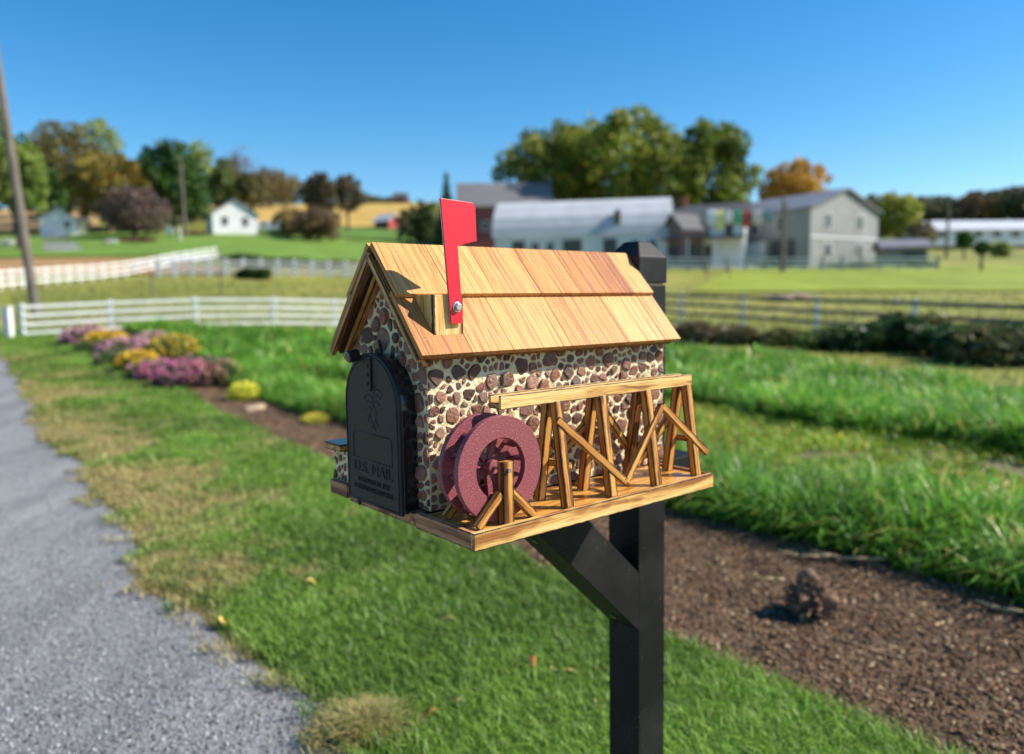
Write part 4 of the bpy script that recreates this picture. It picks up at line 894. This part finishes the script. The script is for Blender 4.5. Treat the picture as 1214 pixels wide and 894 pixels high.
def win(t, p, d, w, h, nrm, fm, gm, name='window'):
    """window centred at p on a wall with outward normal nrm"""
    n_ = Vector(nrm); X = Vector((-n_.y, n_.x, 0)); Mx = Matrix((X, n_, Vector((0, 0, 1)))).transposed(); c = Vector(p) + n_ * .02
    f = MB(); b = .09
    for (x, z, a, e_) in ((-w / 2 - b / 2, 0, b, h + 2 * b), (w / 2 + b / 2, 0, b, h + 2 * b), (0, h / 2 + b / 2, w, b), (0, -h / 2 - b / 2, w, b), (0, 0, w, .05)):
        f.box(c + Mx @ Vector((x, .03, z)), (a, .10, e_), Mx)
    fo = f.build(name, fm, t); MB().box(c, (w, .05, h), Mx).build('pane', gm, fo)
def gable_house(name, lb, cat, loc, rz, L, Wd, he, hr, wm, rm, wins=(), group=None, ov=.4, doors=(), chim=None, trim=None, axis='x'):
    """ridge along local X; local -Y is the long front, -X the left gable end"""
    t = empty(name, loc, rz); tag(t, lb, cat, group); a, b = L / 2, Wd / 2; trim = trim or M['paintwhite']
    w = MB(); vs = [(-a, -b, -1.5), (a, -b, -1.5), (a, b, -1.5), (-a, b, -1.5), (-a, -b, he), (a, -b, he), (a, b, he), (-a, b, he), (-a, 0, hr - .05), (a, 0, hr - .05)]
    w.add(vs, [(0, 1, 5, 4), (2, 3, 7, 6), (1, 2, 6, 9, 5), (3, 0, 4, 8, 7), (4, 5, 9, 8), (6, 7, 8, 9)]); w.build('wall', wm, t)
    r = MB(); k = (hr - he) / b
    for s in (-1, 1):
        y1 = s * (b + ov); z1 = he - ov * k; r.add([(-a - ov, 0, hr + .02), (a + ov, 0, hr + .02), (a + ov, y1, z1 + .02), (-a - ov, y1, z1 + .02), (-a - ov, 0, hr + .20), (a + ov, 0, hr + .20), (a + ov, y1, z1 + .20), (-a - ov, y1, z1 + .20)],
              [(0, 1, 2, 3), (4, 5, 6, 7), (0, 1, 5, 4), (1, 2, 6, 5), (2, 3, 7, 6), (3, 0, 4, 7)])
    ro = r.build('roof', rm, t)
    if chim: MB().bb(chim - .4, chim + .4, -.35, .35, hr - .5, hr + 1.2).build('chimney', M['brick'], ro)
    for (face, u, z, w_, h_) in wins:
        pos, nr = {'f': ((u, -b, z), (0, -1, 0)), 'l': ((-a, u, z), (-1, 0, 0)), 'r': ((a, u, z), (1, 0, 0)), 'b': ((u, b, z), (0, 1, 0))}[face]; win(t, pos, 0, w_, h_, nr, trim, M['glass'])
    for (face, u, w_, h_, mt) in doors:
        d = MB()
        if face == 'f': d.bb(u - w_ / 2, u + w_ / 2, -b - .06, -b - .004, -.1, h_)
        elif face == 'l': d.bb(-a - .06, -a - .004, u - w_ / 2, u + w_ / 2, -.1, h_)
        else: d.bb(a + .004, a + .06, u - w_ / 2, u + w_ / 2, -.1, h_)
        d.build('door', mt, t)
    return t
M['brick'] = plain('red_brick', (.30, .10, .07), (.18, .06, .045), 3, .9)
W_WHITE = wallmat('white_siding', (.78, .78, .77), 3, .9, 'Z'); W_GREY = wallmat('grey_metal_siding', (.27, .268, .265), 4, .86); W_RED = wallmat('dull_red_boards', (.20, .055, .04), 3, .8)
R_GREY = wallmat('grey_metal_roof', (.20, .205, .22), 4, .8); R_DARK = wallmat('dark_shingle_roof', (.10, .095, .095), 6, .85, 'Y'); R_SILVER = wallmat('silver_metal_roof', (.50, .52, .56), 4, .85)
DOORD = plain('dark_garage_door', (.07, .08, .08), (.05, .055, .055), 2, .6); DOORW = plain('white_door', (.72, .74, .74), (.6, .62, .62), 2, .6)
# grey two storey house: ridge along local X; gable towards the camera's right
D = 90; c = gd(963, D)
rz_ = R(-58)   # local +X (right gable) faces the camera
ax = Vector((math.cos(rz_), math.sin(rz_), 0)); ay = Vector((-math.sin(rz_), math.cos(rz_), 0))
L_, W_ = 18.5, 12.6; org = Vector((xat(960, 86), 86, 0)) - ax * (L_ / 2) + ay * (W_ / 2)
org.z = zat(1003, 313, 86)
gh = gable_house('grey_house', 'two storey grey house with metal roof and small windows in its gable', 'house', org, rz_, L_, W_, 6.3, 8.6, W_GREY, R_GREY,
    [('r', -3.2, 4.9, 1.1, 1.4), ('r', 2.7, 4.9, 1.1, 1.4), ('r', -3.2, 1.7, 1.2, 1.4), ('r', 2.7, 1.7, 1.2, 1.4), ('f', 5.2, 4.8, 1, 1.5), ('f', 1.6, 4.8, 1, 1.5), ('f', -2.4, 4.8, 1, 1.5), ('f', -5.6, 4.8, 1, 1.5), ('f', .6, 1.6, 1.1, 1.5), ('f', -5.2, 1.6, 1.1, 1.5)],
    doors=[('f', 5.6, 3.4, 3.0, DOORD), ('f', -2.6, 1.2, 2.3, DOORW)])
MB().bb(-L_ / 2, 3.2, -W_ / 2 - .14, -W_ / 2 - .004, -1.2, 2.95).build('white_lower_siding', W_WHITE, gh)
MB().bb(L_ / 2 + .004, L_ / 2 + .10, -W_ / 2, W_ / 2, 3.0, 3.18).build('trim_band', M['paintwhite'], gh)
# white farmhouse with dark roof
q = gd(838, 92); fhs = gable_house('white_farmhouse', 'white farmhouse with dark grey roof between the dark green tree and the grey house', 'house', q, R(-20), 9.0, 7.5, 4.6, 6.9, W_WHITE, R_DARK,
    [('f', -2.6, 3.6, .9, 1.3), ('f', .2, 3.6, .9, 1.3), ('f', 2.8, 3.6, .9, 1.3), ('f', -2.6, 1.2, .9, 1.3), ('l', 0, 4.4, .9, 1.2)], doors=[('f', .4, 1.0, 2.1, DOORD)], chim=-2.8)
MB().bb(-4.6, 4.6, -6.2, -3.95, 2.75, 2.95).build('porch_roof', R_DARK, fhs)
for x_ in (-4.3, -1.5, 1.5, 4.3): MB().bb(x_ - .09, x_ + .09, -6.05, -5.87, -.5, 2.745).build('porch_post', M['paintwhite'], fhs)
q = gd(810, 89); gable_house('brown_shed', 'brown reddish shed with dark opening left of the white farmhouse', 'shed', q, R(25), 2.8, 3.6, 4.2, 5.8, wallmat('brown_boards', (.22, .13, .11), 3, .8), R_DARK, [], doors=[('f', 0, 2.4, 2.3, DOORD), ('l', 0, 2.2, 2.3, DOORD)])
# laundry line
q = gd(868, 78); ln = empty('clothes_line', q); tag(ln, 'clothes line hung high between two poles in front of the farmhouses', 'clothes line')
zl = [zat(838, 252, 78) - q.z, zat(925, 244, 78) - q.z]; xl = [xat(834, 78) - q.x, xat(932, 78) - q.x]
MB().tube((xl[0], 0, zl[0]), (xl[1], 0, zl[1]), .02, .02, 6).build('line', M['polewood'], ln)
for i in (0, 1): MB().tube((xl[i], 0, -.4), (xl[i], 0, zl[i] + .25), .10, .07, 8).build('line_post', M['polewood'], ln)
for (u, w_, h_, col, lb) in ((843, .9, 1.5, (.62, .68, .78), 'pale blue cloth at the left end of the clothes line'), (853, .75, 2.0, (.70, .70, .30), 'pale yellow cloth hanging from the clothes line'), (863, .6, 1.3, (.75, .76, .78), 'white cloth between the yellow and green ones on the line'),
        (874, .8, 1.4, (.10, .42, .25), 'green cloth hanging from the clothes line'), (884, .75, 1.7, (.45, .08, .06), 'dark red cloth hanging from the clothes line'), (897, .9, 1.4, (.70, .58, .60), 'pinkish white cloth hanging right of the red one'), (910, .7, 1.2, (.14, .34, .34), 'teal cloth nearest the right end of the clothes line')):
    x = xat(u, 78); z = zat(u, 249, 78); mb = MB(); n_ = 7; V = []
    for th in (0, .03):
        for j in range(5):
            for i in range(n_):
                a = i / (n_ - 1); b = j / 4; V.append(((a - .5) * w_ * (1 + .05 * b), .07 * math.sin(a * 9 + u) * b + th, -b * h_ - .02))
    F = []
    for k in (0, 35):
        for j in range(4):
            for i in range(n_ - 1): F.append((k + j * n_ + i, k + j * n_ + i + 1, k + (j + 1) * n_ + i + 1, k + (j + 1) * n_ + i))
    for j in range(4):
        for i in (0, n_ - 1): F.append((j * n_ + i, (j + 1) * n_ + i, 35 + (j + 1) * n_ + i, 35 + j * n_ + i))
    for i in range(n_ - 1):
        for j in (0, 4): F.append((j * n_ + i, j * n_ + i + 1, 35 + j * n_ + i + 1, 35 + j * n_ + i))
    mb.add(V, F); o = mb.build('hanging_cloth', plain('cloth', col, tuple(.85 * a for a in col), 3, .9), smooth=True); o.location = (x, 78, z); tag(o, lb, 'laundry', 'laundry on the clothes line')
# shed right of the grey house
q = gd(1068, 88); gable_house('low_shed', 'low weathered grey shed to the right of the grey house', 'shed', q, R(-12), 4.6, 3.6, 1.9, 2.7, wallmat('weathered_boards', (.20, .20, .19), 3, .8), R_GREY, [], doors=[('f', .8, 2.2, 1.5, DOORD)])
# gambrel barn
q = gd(692, 96); q.z = zat(692, 306, 96); bn = empty('white_gambrel_barn', q, R(-9)); tag(bn, 'long white barn with rounded silver gambrel roof behind the mailbox', 'barn')
LB_, bw = 20.5, 5.2; prof = [(-bw, -2), (bw, -2), (bw, 2.3), (bw * .93, 3.4), (bw * .80, 4.6), (bw * .45, 6.1), (0, 6.9), (-bw * .45, 6.1), (-bw * .80, 4.6), (-bw * .93, 3.4), (-bw, 2.3)]
MB().prism(prof, -LB_ / 2, LB_ / 2, lambda u, v, w: (w, u, v)).build('wall', wallmat('white_barn_wall', (.62, .64, .68), 2, .93), bn)
rp = prof[2:]; r = MB()
M['barnroof'] = wallmat('silver_barn_roof', (.50, .51, .53), 2.4, .9)
for (y0, z0), (y1, z1) in zip(rp[:-1], rp[1:]):
    n0 = Vector((0, z0 - z1, y1 - y0)).normalized() * -.14
    if n0.z < 0: n0 = -n0
    a = LB_ / 2 + .35; f0 = (y0 * 1.0, z0); r.add([(-a, y0, z0 + .01), (a, y0, z0 + .01), (a, y1, z1 + .01), (-a, y1, z1 + .01)] + [(s * a, y + n0.y, z + n0.z) for s, y, z in ((-1, y0, z0), (1, y0, z0), (1, y1, z1), (-1, y1, z1))],
        [(0, 1, 2, 3), (4, 5, 6, 7), (0, 1, 5, 4), (1, 2, 6, 5), (2, 3, 7, 6), (3, 0, 4, 7)])
r.build('roof', M['barnroof'], bn)
MB().bb(LB_ * .19, LB_ * .19 + .7, -bw * .95, -bw * .80, 2.6, 5.2).build('vent_stack', M['polewood'], bn)
for x_, w_ in ((-7.4, 1.5), (-1.0, 2.2), (3.4, 1.6)): MB().bb(x_ - w_ / 2, x_ + w_ / 2, -bw - .06, -bw - .004, -.2, 1.9).build('door', DOORD, bn)
for x_ in (-5.4, -3.6, 6.2, 8.2): win(bn, (x_, -bw, 1.1), 0, .9, 1.0, (0, -1, 0), M['paintwhite'], M['glass'])
q = gd(598, 118); q.z = zat(598, 300, 118); gable_house('grey_roofed_barn', 'dull red barn with a long grey roof behind the left end of the white barn', 'barn', q, R(4), 13.5, 10, 6.5, 10.3, W_RED, wallmat('weathered_roof', (.17, .165, .16), 3, .9), [('f', -3, 3.6, 1, 1.2), ('f', 1, 3.6, 1, 1.2)])
# far long building
q = gd(1165, 200); q.z = zat(1150, 286, 200); gable_house('long_farm_building', 'very long low farm building with bright metal roof below the wooded ridge', 'farm building', q, R(6), 40, 12, 2.4, 5.0, W_WHITE, R_SILVER, [('f', x_, 1.2, 2.4, 1.2) for x_ in (-16, -11, -6, -1, 4, 9, 14)])
# left side
q = gd(276, 128); gable_house('small_white_house', 'small white house with grey roof and two gable windows beyond the far lane', 'house', q, R(-62), 8.0, 6.8, 2.9, 5.1, W_WHITE, R_GREY, [('r', -1.5, 1.7, .9, 1.3), ('r', 1.6, 1.7, .9, 1.3), ('f', 1, 1.6, 1, 1.2), ('f', -2, 1.6, 1, 1.2)])
q = gd(76, 126); gable_house('white_garage', 'white garage at the top of the left driveway', 'garage', q, R(-68), 6.5, 5.2, 2.3, 3.9, W_WHITE, R_SILVER, [('r', 1.2, 1.4, .9, .9)], doors=[('f', .3, 2.4, 2.0, DOORW)])
q = gd(92, 127); gable_house('cream_shed', 'cream low shed touching the right side of the white garage', 'shed', q, R(0), 2.9, 2.8, 1.9, 2.5, wallmat('cream_siding', (.68, .64, .48), 3, .9), R_SILVER, [], doors=[('f', 0, .9, 1.7, DOORW)])
q = gd(460, 150); gable_house('small_red_shed', 'small red shed with pale roof at the foot of the golden field', 'shed', q, R(-30), 3.4, 3.2, 1.5, 2.7, wallmat('red_boards', (.36, .05, .035), 3, .8), R_SILVER, [], doors=[('f', .3, 1.2, 1.4, DOORD)])
q = gd(477, 216); gable_house('far_red_barn', 'tiny red barn on the hill behind the golden field', 'barn', q, R(10), 3.4, 3.2, 1.6, 2.8, wallmat('far_red_boards', (.42, .07, .04), 3, .8), R_DARK, [], doors=[('f', 0, 1.6, 2, DOORD)])
q = gd(327, 134); cv = empty('camper_trailer', q, R(5)); tag(cv, 'low white camper trailer parked right of the small white house', 'trailer')
bp = [(-2.6, .45), (2.4, .45), (2.6, .9), (2.5, 1.6), (2.1, 1.95), (-2.2, 1.95), (-2.7, 1.5), (-2.75, .8)]
MB().prism(bp, -1.0, 1.0, lambda u, v, w: (u, w, v)).build('body', M['paintwhite'], cv, bevel=.05)
for x_ in (-1.5, 0, 1.4): win(cv, (x_, -1.0, 1.35), 0, .7, .4, (0, -1, 0), M['greyrail'], M['glass'])
for x_ in (-.4, .5): MB().tube((x_, -1.02, .32), (x_, -.8, .32), .33, .33, 18).build('wheel', DOORD, cv)
MB().bar((2.5, 0, .5), (3.8, 0, .45), .1, .1).build('drawbar', M['greyrail'], cv)
q = gd(203, 112); sg = empty('roadside_sign', q); tag(sg, 'small white sign on a post at the bend of the far lane', 'sign')
MB().bb(-.06, .06, -.05, .05, -.3, 1.5).build('post', M['polewood'], sg); MB().bb(-.55, .55, -.13, -.055, .9, 1.9).build('board', M['paintwhite'], sg, bevel=.02)
q = gd(214, 110); o = MB().bb(-.18, .18, -.18, .18, -.3, 2.0).build('marker_post', plain('pale_post', (.62, .60, .50), (.5, .48, .4), 3, .8), bevel=.03); o.location = q; tag(o, 'pale square marker post just right of the small white sign', 'post')
q = gp(932, 357); o = blob('stone_heap', q + Vector((0, 0, .12)), (1.0, .6, .30), M['fieldstone'], 3, .35, 4); tag(o, 'low heap of pale stones in the meadow behind the grey fence', 'stone heap')
for (u, v_, s, lb) in ((132, 290, .9, 'grey boulder on the green lawn in front of the purple brown tree'), (10, 292, 1.2, 'grey boulder at the left edge on the far lawn'), (1064, 362, .35, 'small pale rock in the right meadow')):
    o = blob('boulder', gp(u, v_) + Vector((0, 0, s * .2)), (s, s * .7, s * .5), plain('grey_boulder', (.38, .37, .35), (.25, .24, .23), 2, .9), u, .3); tag(o, lb, 'boulder', 'boulders on the far grass')

# ------------------------------------------------------------------ TREES
def tree(u, D, vt, vb, wpx, c1, c2, lb, name='tree', cat='tree', lobes=9, ls=.30, n=5200, accent=None, acc=0, group='trees around the farms', bare=False, cone=False, tr=None, zbase=None, trunkh=None):
    q = gd(u, D); zt = zat(u, vt, D) - q.z; zb = max(zat(u, vb, D) - q.z, -.4); rx = wpx / 2 * D / FPX; hc = zt - zb; t = empty(name, q); tag(t, lb, cat, group)
    rd = random.Random(int(u * 7 + D)); lob = []
    if cone:
        for i in range(9): k = i / 8; lob.append((0, 0, zb + hc * (.08 + .85 * k), rx * (1 - .85 * k), rx * (1 - .85 * k), hc * .13))
    else:
        lob.append((rd.uniform(-.1, .1) * rx, 0, zb + hc * .50, rx * .60, rx * .58, hc * .38))
        for i in range(lobes * 2):
            a = 2.4 * i + rd.random(); e_ = -.55 + 1.45 * ((i + .5) / (lobes * 2)); ce = math.cos(e_ * 1.45)
            s = rd.uniform(.20, .40); k = (1 - s * .85) * rd.uniform(.78, 1.12)
            lob.append((rx * k * ce * math.cos(a), rx * .9 * k * ce * math.sin(a), zb + hc * (.5 + .5 * k * math.sin(e_ * 1.45)), rx * s, rx * s, min(hc, rx * 2) * .5 * s))
    if not cone:
        for i in range(lobes * 2):
            a = rd.uniform(0, 6.28); e_ = rd.uniform(-.3, 1.35); ce = math.cos(e_); s = rd.uniform(.10, .19)
            lob.append((rx * .93 * ce * math.cos(a), rx * .9 * ce * math.sin(a), zb + hc * (.5 + .47 * math.sin(e_)), rx * s, rx * s, rx * s * .9))
    foliage('crown', lob, n, ls * (1 if not bare else .45), c1, c2, t, max(.7, rx * .17), accent, acc, fill=.5)
    tk = MB(); r0 = max(.14, rx * .075); top = Vector((rd.uniform(-.1, .1) * rx, 0, zb + hc * .45)); tk.tube((0, 0, -.6), (0, 0, max(zb * .6, .4)), r0 * 1.25, r0, 10); tk.tube((0, 0, max(zb * .6, .4)), top, r0, r0 * .5, 10)
    for l in lob[1:(12 if not bare else 19)]:
        s0 = Vector((0, 0, zb * .6 + hc * rd.uniform(.08, .4))); e1 = Vector(l[:3]); mid = (s0 * .5 + e1 * .5) + Vector((0, 0, hc * .04)); tk.tube(s0, mid, r0 * .42, r0 * .25, 6); tk.tube(mid, e1, r0 * .25, r0 * .08, 6)
        if bare:
            for j in range(5): e2 = e1 + Vector((rd.uniform(-1, 1), rd.uniform(-1, 1), rd.uniform(-.2, 1.2))) * l[3]; tk.tube(mid * .3 + e1 * .7, e2, r0 * .12, r0 * .03, 5)
    tk.build('trunk', M['bark'], t)
    return t
GD, GM = (.012, .035, .008), (.055, .12, .022)
YG1, YG2 = (.045, .075, .012), (.24, .24, .045)
BR1, BR2 = (.085, .055, .028), (.24, .15, .06)
# right side
tree(662, 128, 152, 262, 150, (.030, .055, .010), (.17, .19, .03), 'left lobe tree of the big yellow green trees behind the white barn', n=10000, ls=.42, lobes=12, accent=(.42, .34, .04), acc=.12)
tree(732, 124, 133, 275, 165, (.032, .062, .010), (.19, .24, .035), 'tallest yellow green maple behind the white barn', n=13000, ls=.42, lobes=14, accent=(.50, .38, .04), acc=.16)
tree(786, 118, 158, 290, 100, (.03, .06, .01), (.17, .20, .03), 'narrower yellow green tree between the tallest maple and the dark green maple', n=5000, ls=.4, accent=(.5, .38, .04), acc=.1)
tree(842, 121, 141, 285, 112, (.022, .05, .010), (.17, .21, .03), 'dark green maple left of the orange tree', n=11000, ls=.40, lobes=13, accent=(.33, .30, .04), acc=.06)
tree(940, 135, 188, 262, 84, (.18, .10, .02), (.46, .25, .04), 'orange autumn tree above the grey house roof', n=5500, ls=.36, accent=(.35, .28, .06), acc=.15)
tree(1064, 125, 226, 292, 56, (.07, .09, .02), (.30, .30, .05), 'yellow green tree right of the grey house', n=3000, ls=.34)
tree(1035, 128, 228, 296, 40, (.05, .055, .025), (.16, .16, .06), 'brown green tree just behind the grey house gable', n=2000, ls=.34)
tree(1090, 112, 262, 300, 34, (.10, .08, .045), (.22, .18, .09), 'brownish tree above the low grey shed', n=1500, ls=.3)
tree(1143, 110, 274, 297, 20, GD, GM, 'round dark green bush tree in front of the long farm building', n=1200, ls=.25)
tree(1164, 74, 286, 304, 17, GD, GM, 'small round dark tree on a thin trunk in the right meadow', n=900, ls=.16)
tree(1186, 120, 286, 312, 26, YG1, (.22, .26, .06), 'pale olive shrub tree right of the small round tree', n=900, ls=.25)
# centre and left
tree(531, 108, 210, 300, 36, (.010, .028, .010), (.035, .07, .022), 'dark conifer behind the red flag', n=3000, ls=.28, name='conifer', cone=True)
tree(505, 112, 236, 298, 40, (.02, .035, .012), (.07, .10, .03), 'dark green tree left of the dark conifer', n=2400, ls=.3)
tree(486, 130, 246, 290, 36, (.05, .05, .025), (.15, .13, .06), 'brown tree left of the dark trees behind the flag', n=1500, ls=.3)
tree(382, 138, 203, 262, 44, (.035, .028, .018), (.12, .09, .045), 'dark brown green tree on the golden field, left of a matching pair', n=3000, ls=.32)
tree(414, 142, 208, 258, 44, (.045, .038, .022), (.13, .10, .055), 'dark brown green tree on the golden field, right of a matching pair', n=2800, ls=.32)
tree(378, 120, 246, 290, 62, (.06, .035, .02), (.19, .12, .065), 'low rusty brown tree in front of the golden field', n=3400, ls=.28)
tree(345, 124, 248, 282, 40, (.13, .08, .03), (.30, .21, .09), 'tan leaved low tree left of the rusty brown tree', n=1800, ls=.28)
tree(290, 165, 171, 245, 46, (.11, .07, .06), (.22, .14, .11), 'bare purplish tree behind the small white house', n=2200, ls=.32, bare=True)
tree(268, 158, 198, 255, 48, (.03, .05, .015), (.13, .15, .04), 'green tree just behind the small white house', n=2600, ls=.35)
tree(244, 160, 166, 240, 40, (.12, .16, .045), (.28, .31, .10), 'pale green tall tree behind the dark maple', n=2000, ls=.36)
tree(208, 135, 164, 270, 82, (.010, .032, .008), (.05, .10, .02), 'dark green maple left of the small white house', n=9000, ls=.34, lobes=13, accent=(.20, .20, .05), acc=.05)
tree(160, 118, 222, 284, 84, (.055, .035, .032), (.15, .10, .085), 'round purple brown tree in front of the white garage', n=5500, ls=.24, lobes=12)
tree(133, 128, 182, 262, 96, (.06, .06, .012), (.23, .18, .035), 'big orange olive maple behind the purple brown tree', n=8000, ls=.34, lobes=13, accent=(.40, .20, .03), acc=.15)
tree(84, 150, 144, 250, 92, (.06, .06, .022), (.17, .14, .05), 'tall brown olive tree left of the orange olive maple', n=7000, ls=.38, lobes=12)
tree(126, 170, 142, 200, 60, (.12, .15, .05), (.26, .28, .10), 'pale tall tree rising behind the orange olive maple', n=1900, ls=.40)
tree(24, 100, 165, 262, 74, (.05, .09, .018), (.20, .25, .05), 'green yellow tree at the left edge behind the utility pole', n=6500, ls=.30, lobes=12)
tree(-22, 82, 110, 265, 90, (.03, .06, .015), (.14, .18, .04), 'dark green tree cut by the left edge of the picture', n=7000, ls=.28, lobes=12)
for i, (u, D_, vt, w_, a, b) in enumerate(((312, 232, 208, 44, BR1, BR2), (334, 236, 207, 40, YG1, (.22, .20, .07)), (352, 238, 208, 36, BR1, (.22, .18, .09)), (372, 240, 214, 34, (.06, .05, .03), (.17, .13, .07)), (436, 236, 232, 34, (.07, .06, .045), (.17, .15, .09)), (455, 238, 234, 34, (.05, .055, .03), (.14, .14, .07)), (476, 240, 236, 30, BR1, BR2), (300, 230, 210, 30, (.04, .05, .02), (.14, .16, .05)))):
    names = ['rusty tree at the left end of the far row on the hill crest', 'olive tree second from the left on the hill crest', 'brown tree third from the left on the hill crest', 'dusky tree just left of the dark brown pair on the hill crest', 'grey brown tree just right of the dark brown pair on the hill crest', 'olive grey tree above the golden field', 'rusty small tree at the right end of the far row', 'green tree behind the bare purplish tree']
    tree(u, D_, vt, 252, w_, a, b, names[i], n=1500, ls=.45)
# wooded ridge far right (one mass)
nR = 60000; uu = 960 + rng.random(nR) * 640; DD = 330 + rng.random(nR) * 110; xx = (uu - CX) / FPX * DD
crest = 11 + 9 * noise(uu * .012, uu * 0, 1, 91, 3); cl = noise(xx * .085, DD * .085, 1, 92, 2); gz = hgt(xx, DD)
zz = gz + (4 + (crest - 4) * np.clip(cl * 1.25, 0, 1)) * rng.random(nR) ** .35 * np.clip((uu - 990) / 90, .4, 1)
r = rng.random((nR, 1)); c = np.array((.045, .060, .038)) * (1 - r) + np.array((.14, .15, .085)) * r; hue = noise(xx * .06, DD * .06, 1, 93, 2)[:, None]; c = np.where(hue > .62, c * np.array((1.35, .95, .75)), c)
V, C = cards(nR, np.stack([xx, DD, zz], 1), 1.0 + .8 * rng.random(nR), c)
o = npmesh('far_woodland', V, np.arange(4 * nR), np.full(nR, 4), M['leaf'], col=C); tag(o, 'far wooded ridge in dull autumn green along the right horizon', 'woodland', kind='stuff')
# low hedge between the board fence and the green lawn
for i, (u, D_, rx, rz, c1, c2, lb) in enumerate(((285, 74, 3.2, 1.1, DG, (.10, .17, .04), 'long green hedge bush behind the board fence on the left'), (335, 76, 3.0, .9, DG, (.12, .18, .04), 'green hedge bush behind the board fence in the middle'), (400, 78, 2.6, .8, OL, OL2, 'olive hedge bush behind the board fence near the mailbox'),
        (290, 59, .9, .9, DG, DG2, 'dark shrub in front of the board fence, left of two'), (307, 59, .9, 1.0, DG, DG2, 'dark shrub in front of the board fence, right of two'), (168, 108, 3.0, .7, (.16, .05, .05), (.25, .14, .10), 'reddish low shrubs before the small white house'),
        (1010, 80, 2.8, .8, OL, (.26, .22, .12), 'dry brown shrubs at the foot of the grey house'), (1095, 80, 1.6, .9, OL, OL2, 'olive shrub beside the low grey shed'), (340, 128, 3.0, 1.0, DG, (.10, .13, .05), 'dark shrubs under the camper trailer side'), (232, 120, 3.0, .9, (.10, .04, .04), (.24, .14, .12), 'dark red shrubs left of the small white house'))):
    bush(u, D_, rx, rz, c1, c2, lb, group='shrubs on the far farms', n=1400, ls=.18)
for (u, D_, vt, vb, w_, a, b, lb) in ((55, 135, 195, 270, 70, GD, GM, 'dark green filler tree between the left edge trees and the brown olive tree'), (232, 150, 210, 272, 44, GD, GM, 'dark green low tree touching the dark maple on its right'), (104, 140, 205, 262, 60, (.06, .06, .02), (.18, .15, .05), 'olive brown tree low between the brown olive and the orange olive trees'),
        (178, 142, 205, 262, 50, (.05, .06, .015), (.18, .16, .04), 'olive tree low between the orange olive tree and the dark maple'), (302, 160, 205, 250, 44, (.05, .05, .02), (.15, .13, .05), 'brown green tree under the bare purplish tree')):
    tree(u, D_, vt, vb, w_, a, b, lb, n=3500, ls=.34)

for (u, D_, vt, vb, w_, a, b, lb) in ((62, 175, 160, 262, 60, (.06, .06, .02), (.20, .17, .05), 'olive brown tree at the back between the left edge tree and the brown olive tree'), (185, 172, 188, 262, 60, GD, (.12, .14, .04), 'green tree at the back between the orange olive tree and the dark maple'), (274, 175, 188, 250, 50, (.04, .06, .02), (.13, .15, .05), 'dark olive tree at the back just left of the bare purplish tree'),
        (322, 200, 200, 252, 60, (.06, .05, .025), (.18, .14, .06), 'broad brown tree in front of the far crest row'), (20, 130, 150, 262, 60, (.02, .045, .012), (.10, .15, .03), 'dark green tree behind the green yellow tree at the left edge')):
    tree(u, D_, vt, vb, w_, a, b, lb, n=3800, ls=.36)
